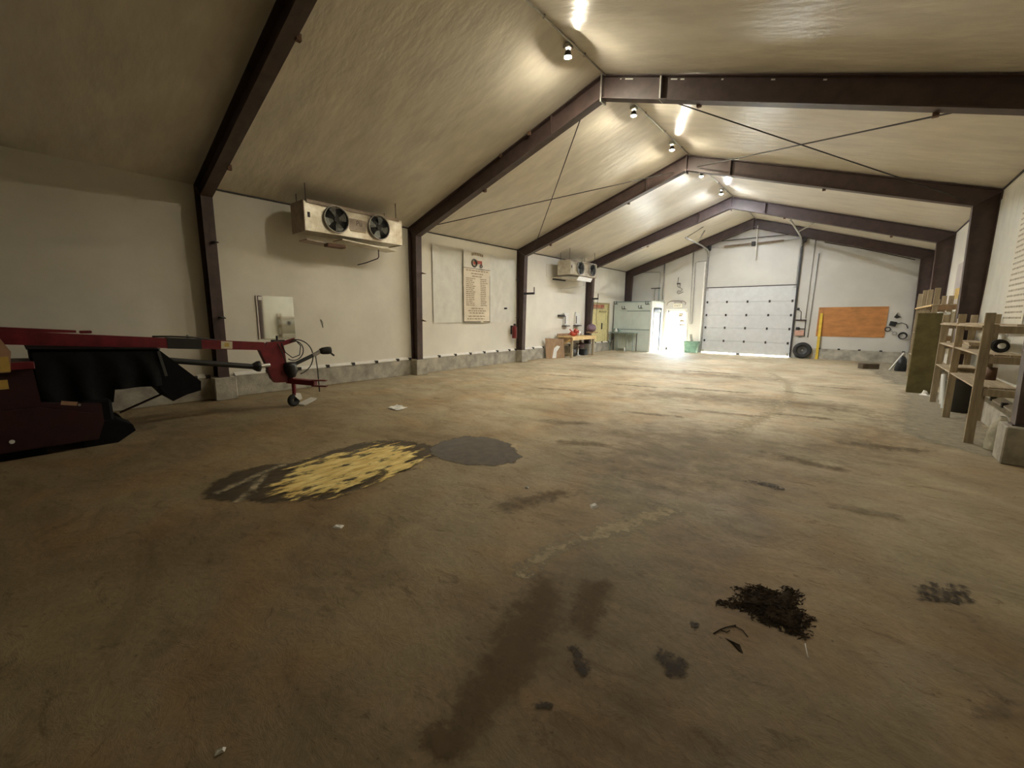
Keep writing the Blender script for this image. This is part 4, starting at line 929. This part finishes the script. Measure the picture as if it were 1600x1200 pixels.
S('olive_carpet', 'olive green carpet roll end hung upright before the rear shelf', 'carpet', MB().box(10.44, 10.83, 12.60, 12.66, .0, 1.74, .012), 'carpet')
cp_.bm.free()
mb = MB(); mb.grid(lambda u, v: Vector((10.72 + .14 * (u - .5) + .02 * jit(1), 12.35 + .22 * (v - .5), .01 + .05 * max(0, noise.noise(Vector((u * 3, v * 3, 1))) + .45) * math.sin(PI * u) * math.sin(PI * v) * 2)), 8, 8, False)
S('crumpled_paper', 'crumpled white paper on floor at foot of olive carpet', 'paper', mb, 'paper')
# leaning white board, black bags, brown block
S('white_board', 'narrow white board leaning low on black bags by rear shelf', 'board', MB().bar((10.36, 17.55, .03), (10.62, 17.35, .60), .035, .03, (0, 0, 1), .002), 'white')
for (x, y, sx, lab) in ((10.62, 17.70, .13, 'black full bag on floor behind white board, left one'), (10.90, 18.05, .13, 'black full bag by far right column, right one')):
    mb = MB(); mb.grid(lambda u, v: Vector((x + sx * (1 + .25 * noise.noise(Vector((u * 5, v * 4, x)))) * math.cos(u * 2 * PI) * (1 - v ** 4) ** .6, y + sx * 1.2 * (1 + .25 * noise.noise(Vector((u * 5, v * 4, x + 3)))) * math.sin(u * 2 * PI) * (1 - v ** 4) ** .6, .5 * v)), 20, 10)
    S('black_bag', lab, 'bag', mb, 'black')
S('brown_block', 'dark brown block lying on floor near far right corner', 'block', MB().obox((9.86, 17.85, .085), (.52, .22, .17), Matrix.Rotation(.62, 3, 'Z'), .012), 'earth')

# ================================================================== RED IMPLEMENT (DISC MOWER) ON THE LEFT
t = T('disc_mower', 'red trailed mower with black canvas guard and long drawbar', 'mower', (1.9, .8, 0))
def bx4(mb, p, q, w0, h0, h1):   # tapered square tube between p and q
    p, q = Vector(p), Vector(q)
    mb._add([p + Vector((a * w0 / 2, 0, b * h0 / 2)) for a, b in ((-1, -1), (1, -1), (1, 1), (-1, 1))] + [q + Vector((a * w0 / 2, 0, b * h1 / 2)) for a, b in ((-1, -1), (1, -1), (1, 1), (-1, 1))],
            [(0, 1, 2, 3), (7, 6, 5, 4), (0, 4, 5, 1), (1, 5, 6, 2), (2, 6, 7, 3), (3, 7, 4, 0)]); return mb
bm_ = P('drawbar', bx4(MB(), (1.9, -.9, 1.40), (1.9, 2.66, 1.095), .13, .165, .13), 'red', t)
P('top_plate', bx4(MB(), (1.9, -.3, 1.435), (1.9, .52, 1.385), .10, .07, .03), 'red', bm_)
P('rubber_wrap', bx4(MB(), (1.9, 1.40, 1.203), (1.9, 1.80, 1.169), .14, .155, .15), 'black', bm_)
P('safety_decal', MB().obox((1.968, 2.12, 1.142), (.003, .15, .115), Matrix.Rotation(-.085, 3, 'X')), 'cream', bm_, 'cream and yellow safety decal')
P('decal_mark', MB().obox((1.970, 2.12, 1.145), (.003, .06, .06), Matrix.Rotation(-.085, 3, 'X')), 'decal', bm_)
P('lock_pin', MB().cyl((1.9, 1.66, 1.25), (1.9, 1.66, 1.31), .02, 8), 'galv', bm_); P('lug', MB().box(1.85, 1.95, .55, .66, 1.36, 1.395, .008), 'red', bm_)
P('hose_clamp', MB().tube([(1.93, 1.25, 1.30), (1.93, 1.45, 1.295), (1.93, 1.7, 1.275), (1.93, 2.0, 1.22)], .012, 6), 'black', bm_)
# gooseneck plate and tongue
gp = [(2.58, 1.03), (2.73, 1.16), (2.95, 1.165), (2.965, 1.02), (2.98, .80), (3.07, .56), (3.06, .45), (2.78, .47), (2.73, .54), (2.66, .80)]
gn = P('gooseneck', MB().prism([(1.84, y, z) for y, z in gp], (.12, 0, 0)), 'red', t)
P('hose_arm', MB().bar((1.9, 2.88, 1.10), (1.92, 3.16, 1.185), .05, .07), 'red', gn)
tg = P('tongue', MB().bar((1.90, 3.0, .48), (2.30, 3.30, .44), .12, .09, (0, 0, 1), .006), 'red', t)
for dz in (-.05, .05): P('clevis_prong', MB().bar((2.25, 3.26, .44 + dz), (2.45, 3.42, .435 + dz), .07, .02), 'red', tg)
P('arm_fitting', MB().cyl((1.9, 2.88, 1.16), (1.9, 2.88, 1.26), .018, 8).box(1.84, 1.96, 2.80, 2.98, 1.165, 1.19), 'darkmetal', gn)
# jack stand
jk = P('jack_stand', MB().cyl((1.88, 3.10, .44), (1.88, 3.10, .20), .035, 10), 'red', t)
P('caster_fork', MB().prism([(1.86, 3.10, .24), (1.86, 3.20, .22), (1.86, 3.22, .12), (1.86, 3.17, .10), (1.86, 3.10, .18)], (.05, 0, 0)), 'white', jk, 'white fork')
P('jack_wheel', MB().lathe([(.03, -.03), (.10, -.035), (.11, -.02), (.11, .02), (.10, .035), (.03, .03)], (1.88, 3.08, .11), (1, .25, 0), 20, True), 'rubber', jk)
P('foot_plate', MB().prism([(1.82, 3.16, .005), (2.02, 3.20, .005), (2.04, 3.42, .10), (1.88, 3.38, .10)], (0, 0, .02)), 'white', jk, 'whitish foot plate')
# driveline
dl = P('driveline', MB().cyl((2.0, 1.1, 1.01), (2.0, 2.46, .775), .042, 14), 'black', t)
P('shield_bell', MB().lathe([(.05, 0), (.085, .06), (.09, .10), (.045, .12), (.04, 0)], (2.0, 2.44, .78), (0, 1, -.05), 16), 'black', dl)
P('yoke', MB().cyl((2.0, 2.56, .775), (1.97, 2.70, .78), .035, 10), 'galv', dl)
gb = P('gearbox_guard', MB().lathe([(.001, 0), (.09, 0), (.105, .06), (.10, .16), (.06, .26), (.001, .27)], (1.98, 3.02, .80), (0, .08, -1), 16), 'black', t)
P('front_shaft', MB().cyl((1.98, 3.02, .73), (2.0, 3.44, .905), .032, 12), 'black', gb)
P('front_yoke', MB().cyl((2.0, 3.42, .895), (2.01, 3.56, .965), .036, 10), 'galv', gb)
P('boot', MB().lathe([(.001, 0), (.04, 0), (.062, .05), (.07, .15), (.062, .20), (.03, .21), (.001, .21)], (2.01, 3.54, .965), (.12, .95, .04), 14), 'rubber', gb)
P('boot_tip', MB().bar((2.03, 3.70, .95), (2.05, 3.79, .87), .03, .03), 'rubber', gb)
P('hang_rod', MB().tube([(2.0, 3.46, .95), (2.0, 3.47, .86), (2.0, 3.49, .60), (1.99, 3.50, .22)], .010, 6), 'darkmetal', t)
def circ(c, a, b, t0, t1, n=18, tilt=.2): return [(c[0] + tilt * .1 * math.sin(t0 + (t1 - t0) * k / n), c[1] + a * math.cos(t0 + (t1 - t0) * k / n), c[2] + b * math.sin(t0 + (t1 - t0) * k / n)) for k in range(n + 1)]
P('hydraulic_hose', MB().tube(circ((1.96, 3.14, .88), .30, .31, 1.75, -1.35), .010, 6), 'rubber', t)
P('hydraulic_hose', MB().tube(circ((2.0, 3.10, 1.00), .16, .17, 2.0, -2.2), .009, 6), 'rubber', t)
P('hydraulic_hose', MB().tube([(1.95, 2.92, 1.16), (1.99, 2.96, .98), (2.02, 3.06, .88), (2.02, 3.18, .92), (2.0, 3.22, 1.08), (1.95, 3.16, 1.18)], .009, 6), 'rubber', t)
P('hydraulic_hose', MB().tube([(1.95, 2.86, 1.15), (2.0, 2.90, 1.0), (2.02, 2.93, .85), (1.99, 2.97, .78)], .009, 6), 'rubber', t)
# canvas guard
def cvx(y, z): return 2.30 + .012 * noise.noise(Vector((y * 5, z * 3, 4)))
fr_ = [(.10, 1.20), (.55, 1.18), (1.24, 1.135), (1.30, .90), (1.24, .62), (1.05, .665), (.76, .68), (.70, .45), (.10, .45)]
cv = P('canvas_guard', MB().prism([(2.30, y, z) for y, z in fr_], (-.95, 0, 0)), 'canvas', t)
P('end_flap', MB().prism([(2.31, 1.24, 1.135), (2.31, 1.66, .66), (2.31, 1.65, .53), (2.31, 1.48, .49), (2.31, 1.32, .42), (2.31, 1.20, .62)], (-.90, 0, 0)), 'canvas', cv)
mb = MB()
mb.grid(lambda u, v: Vector((2.34 + .03 * math.sin(u * 22 + v) * (1 - v) + .012 * noise.noise(Vector((u * 9, v * 4, 2))), .12 + 1.10 * u, (.66 if u > .55 else .50) + (1.17 - .05 * u - (.66 if u > .55 else .50)) * v)), 40, 8); P('canvas_skirt', mb, 'canvas', cv)
P('canvas_top', MB().prism([(2.33, .08, 1.205), (2.33, 1.25, 1.14), (1.33, 1.25, 1.14), (1.33, .08, 1.205)], (0, 0, .012)), 'canvas', cv)
P('seam_band', MB().bar((2.345, 1.225, 1.12), (2.345, 1.275, .78), .012, .03), 'bin', cv)
# body
bp_ = [(-1.1, .10), (.53, .09), (.60, .30), (.60, .52), (.12, .60), (.10, 1.06), (-1.1, 1.12)]
bd = P('body', MB().prism([(2.48, y, z) for y, z in bp_], (-.85, 0, 0)), 'reddark', t)
P('side_plate', MB().prism([(2.52, y, z) for y, z in ((-1.1, .12), (.50, .11), (.52, .42), (.1, .56), (-1.1, .60))], (-.03, 0, 0)), 'reddark', bd)
P('beam', MB().box(2.44, 2.54, -1.1, .12, 1.00, 1.08, .006), 'red', bd)
P('warning_panel', MB().prism([(2.56, -.55, .98), (2.56, -.06, .98), (2.56, -.03, 1.20), (2.56, -.12, 1.42), (2.56, -.55, 1.42)], (-.03, 0, 0)), 'tan', bd, 'tan end panel')
P('warning_decal', MB().box(2.561, 2.565, -.5, -.055, .99, 1.15), 'decal', bd, 'yellow warning decal')
P('warning_decal', MB().box(2.521, 2.526, -.5, -.09, .80, .90), 'decal', bd, 'yellow warning decal')
P('name_plate', MB().obox((2.525, .33, .575), (.006, .13, .045), Matrix.Rotation(-.25, 3, 'X')), 'tan', bd)
P('reflector', MB().cyl((2.52, -.14, .22), (2.53, -.14, .22), .022, 10), 'paper', bd)
P('bolt', MB().cyl((2.52, .41, .545), (2.535, .41, .545), .014, 8), 'galv', bd)
P('cutter_bar', MB().box(1.55, 2.40, .50, .82, .08, .24, .02), 'canvas', t)
P('gear_case', MB().box(1.7, 2.42, .42, .70, .24, .56, .03), 'canvas', t)
P('skid_shoe', MB().prism([(2.44, .40, .0), (2.44, .70, .0), (2.44, .88, .12), (2.44, .86, .20), (2.44, .72, .30), (2.44, .40, .30)], (-.35, 0, 0)), 'canvas', t)
P('skid_shoe', MB().prism([(2.44, -1.0, .0), (2.44, .1, .0), (2.44, .1, .12), (2.44, -1.0, .12)], (-.5, 0, 0)), 'canvas', t)
P('stay_rod', MB().cyl((2.0, .80, .30), (2.0, 1.40, .55), .014, 8), 'reddark', t)

# ================================================================== LOOSE BITS ON THE FLOOR
mb = MB(); random.seed(2)
mb.grid(lambda u, v: Vector((3.42 + .30 * (u - .5), 4.18 + .22 * (v - .5),   .006 + .075 * abs(noise.noise(Vector((u * 3.3, v * 3.1, 8)))))), 7, 5, False)
S('paper_scrap', 'crumpled white paper scrap beyond the oil stain', 'paper', mb, 'paper')
def flat(lab, name, pts, m, h=.006):
    mb = MB(); c = Vector((sum(p[0] for p in pts) / len(pts), sum(p[1] for p in pts) / len(pts), 0)); n = len(pts)
    mb._add([Vector((p[0], p[1], .0025 + jit(.001))) for p in pts] + [c + (Vector((p[0], p[1], 0)) - c) * .55 + Vector((0, 0, h + jit(h * .4))) for p in pts] + [c + Vector((0, 0, h * .8))],
            [(i, (i + 1) % n, n + (i + 1) % n, n + i) for i in range(n)] + [(n + i, n + (i + 1) % n, 2 * n) for i in range(n)] + [tuple(range(n - 1, -1, -1))])
    return S(name, lab, 'debris', mb, m)
flat('tiny white flake on floor left of centre', 'white_flake', [(6.58, 1.39), (6.55, 1.43), (6.61, 1.47), (6.64, 1.43)], 'paper', .01)
flat('white chip beside the pale scuff near floor centre', 'white_chip', [(7.88, 3.02), (7.9, 3.08), (7.96, 3.03), (7.95, 2.97), (7.92, 2.97)], 'paper', .015)
flat('tiny white chip right of the oil blotch', 'white_chip', [(7.22, 2.95), (7.25, 2.98), (7.27, 2.95), (7.24, 2.93)], 'paper', .01)
flat('dark torn leaf below the dirt heap', 'dry_leaf', [(9.15, 2.13), (9.19, 2.13), (9.22, 2.13), (9.245, 2.08), (9.225, 2.08), (9.19, 2.11)], 'dirt', .006)
flat('tiny pale shard at bottom left of floor', 'pale_shard', [(7.84, .30), (7.855, .33), (7.87, .32), (7.86, .29)], 'paper', .01)
S('white_sliver', 'thin white curved sliver right below the dirt heap', 'debris', MB().tube([(9.468, 2.345, .004), (9.474, 2.31, .006), (9.482, 2.275, .005), (9.490, 2.245, .004)], .0025, 5), 'paper')
S('dry_twig', 'small dark twigs left below the dirt heap', 'twig', MB().tube([(9.10, 2.12, .004), (9.12, 2.17, .006), (9.14, 2.21, .005), (9.175, 2.26, .004)], .003, 5).tube([(9.12, 2.17, .005), (9.15, 2.17, .006), (9.16, 2.20, .004)], .0025, 5).tube([(9.17, 2.25, .004), (9.21, 2.24, .006), (9.24, 2.21, .004)], .0025, 5), 'dirt')
clump = [(9.07, 2.39), (9.12, 2.44), (9.16, 2.56), (9.11, 2.6), (9.16, 2.61), (9.18, 2.67), (9.22, 2.7), (9.3, 2.71), (9.36, 2.73), (9.34, 2.8), (9.37, 2.8), (9.4, 2.77), (9.39, 2.71), (9.39, 2.66), (9.43, 2.61), (9.46, 2.59), (9.46, 2.48), (9.45, 2.41), (9.42, 2.39), (9.37, 2.39), (9.32, 2.39), (9.26, 2.38), (9.19, 2.42), (9.14, 2.42)]
t = T('dirt_heap', 'ragged heap of dark dirt and chaff on near floor', 'dirt', (9.28, 2.53, 0))
mb = MB(); random.seed(9); n_ = 0
while n_ < 1500:
    x, y = random.uniform(9.05, 9.5), random.uniform(2.36, 2.82)
    d = edge_dist((x, y), clump)
    if not inside((x, y), clump):
        if d > .045 * random.random() ** 2: continue
        d = 0
    z = .003 + random.random() * min(.028, d * .28); a = random.gauss(1.1, .9); l = random.uniform(.008, .024); w_ = random.uniform(.002, .006)
    dx, dy = math.cos(a) * l, math.sin(a) * l; px, py = -math.sin(a) * w_, math.cos(a) * w_; dz = jit(.006)
    mb._add([(x - dx, y - dy, max(.002, z - dz)), (x + px, y + py, z + .003), (x + dx, y + dy, max(.002, z + dz)), (x - px, y - py, z)], [(0, 1, 2, 3)]); n_ += 1
P('chaff', mb, 'dirt', t, kind='stuff')
mb = MB(); cc = Vector((9.29, 2.53, 0)); mb._add([cc + (Vector((p[0], p[1], .002)) - cc) * .86 for p in clump] + [cc + (Vector((p[0], p[1], 0)) - cc) * .6 + Vector((0, 0, .014 + jit(.005))) for p in clump] + [cc + Vector((0, 0, .02))],
    [(i, (i + 1) % 24, 24 + (i + 1) % 24, 24 + i) for i in range(24)] + [(24 + i, 24 + (i + 1) % 24, 48) for i in range(24)])
P('mound', mb, 'dirt', t)
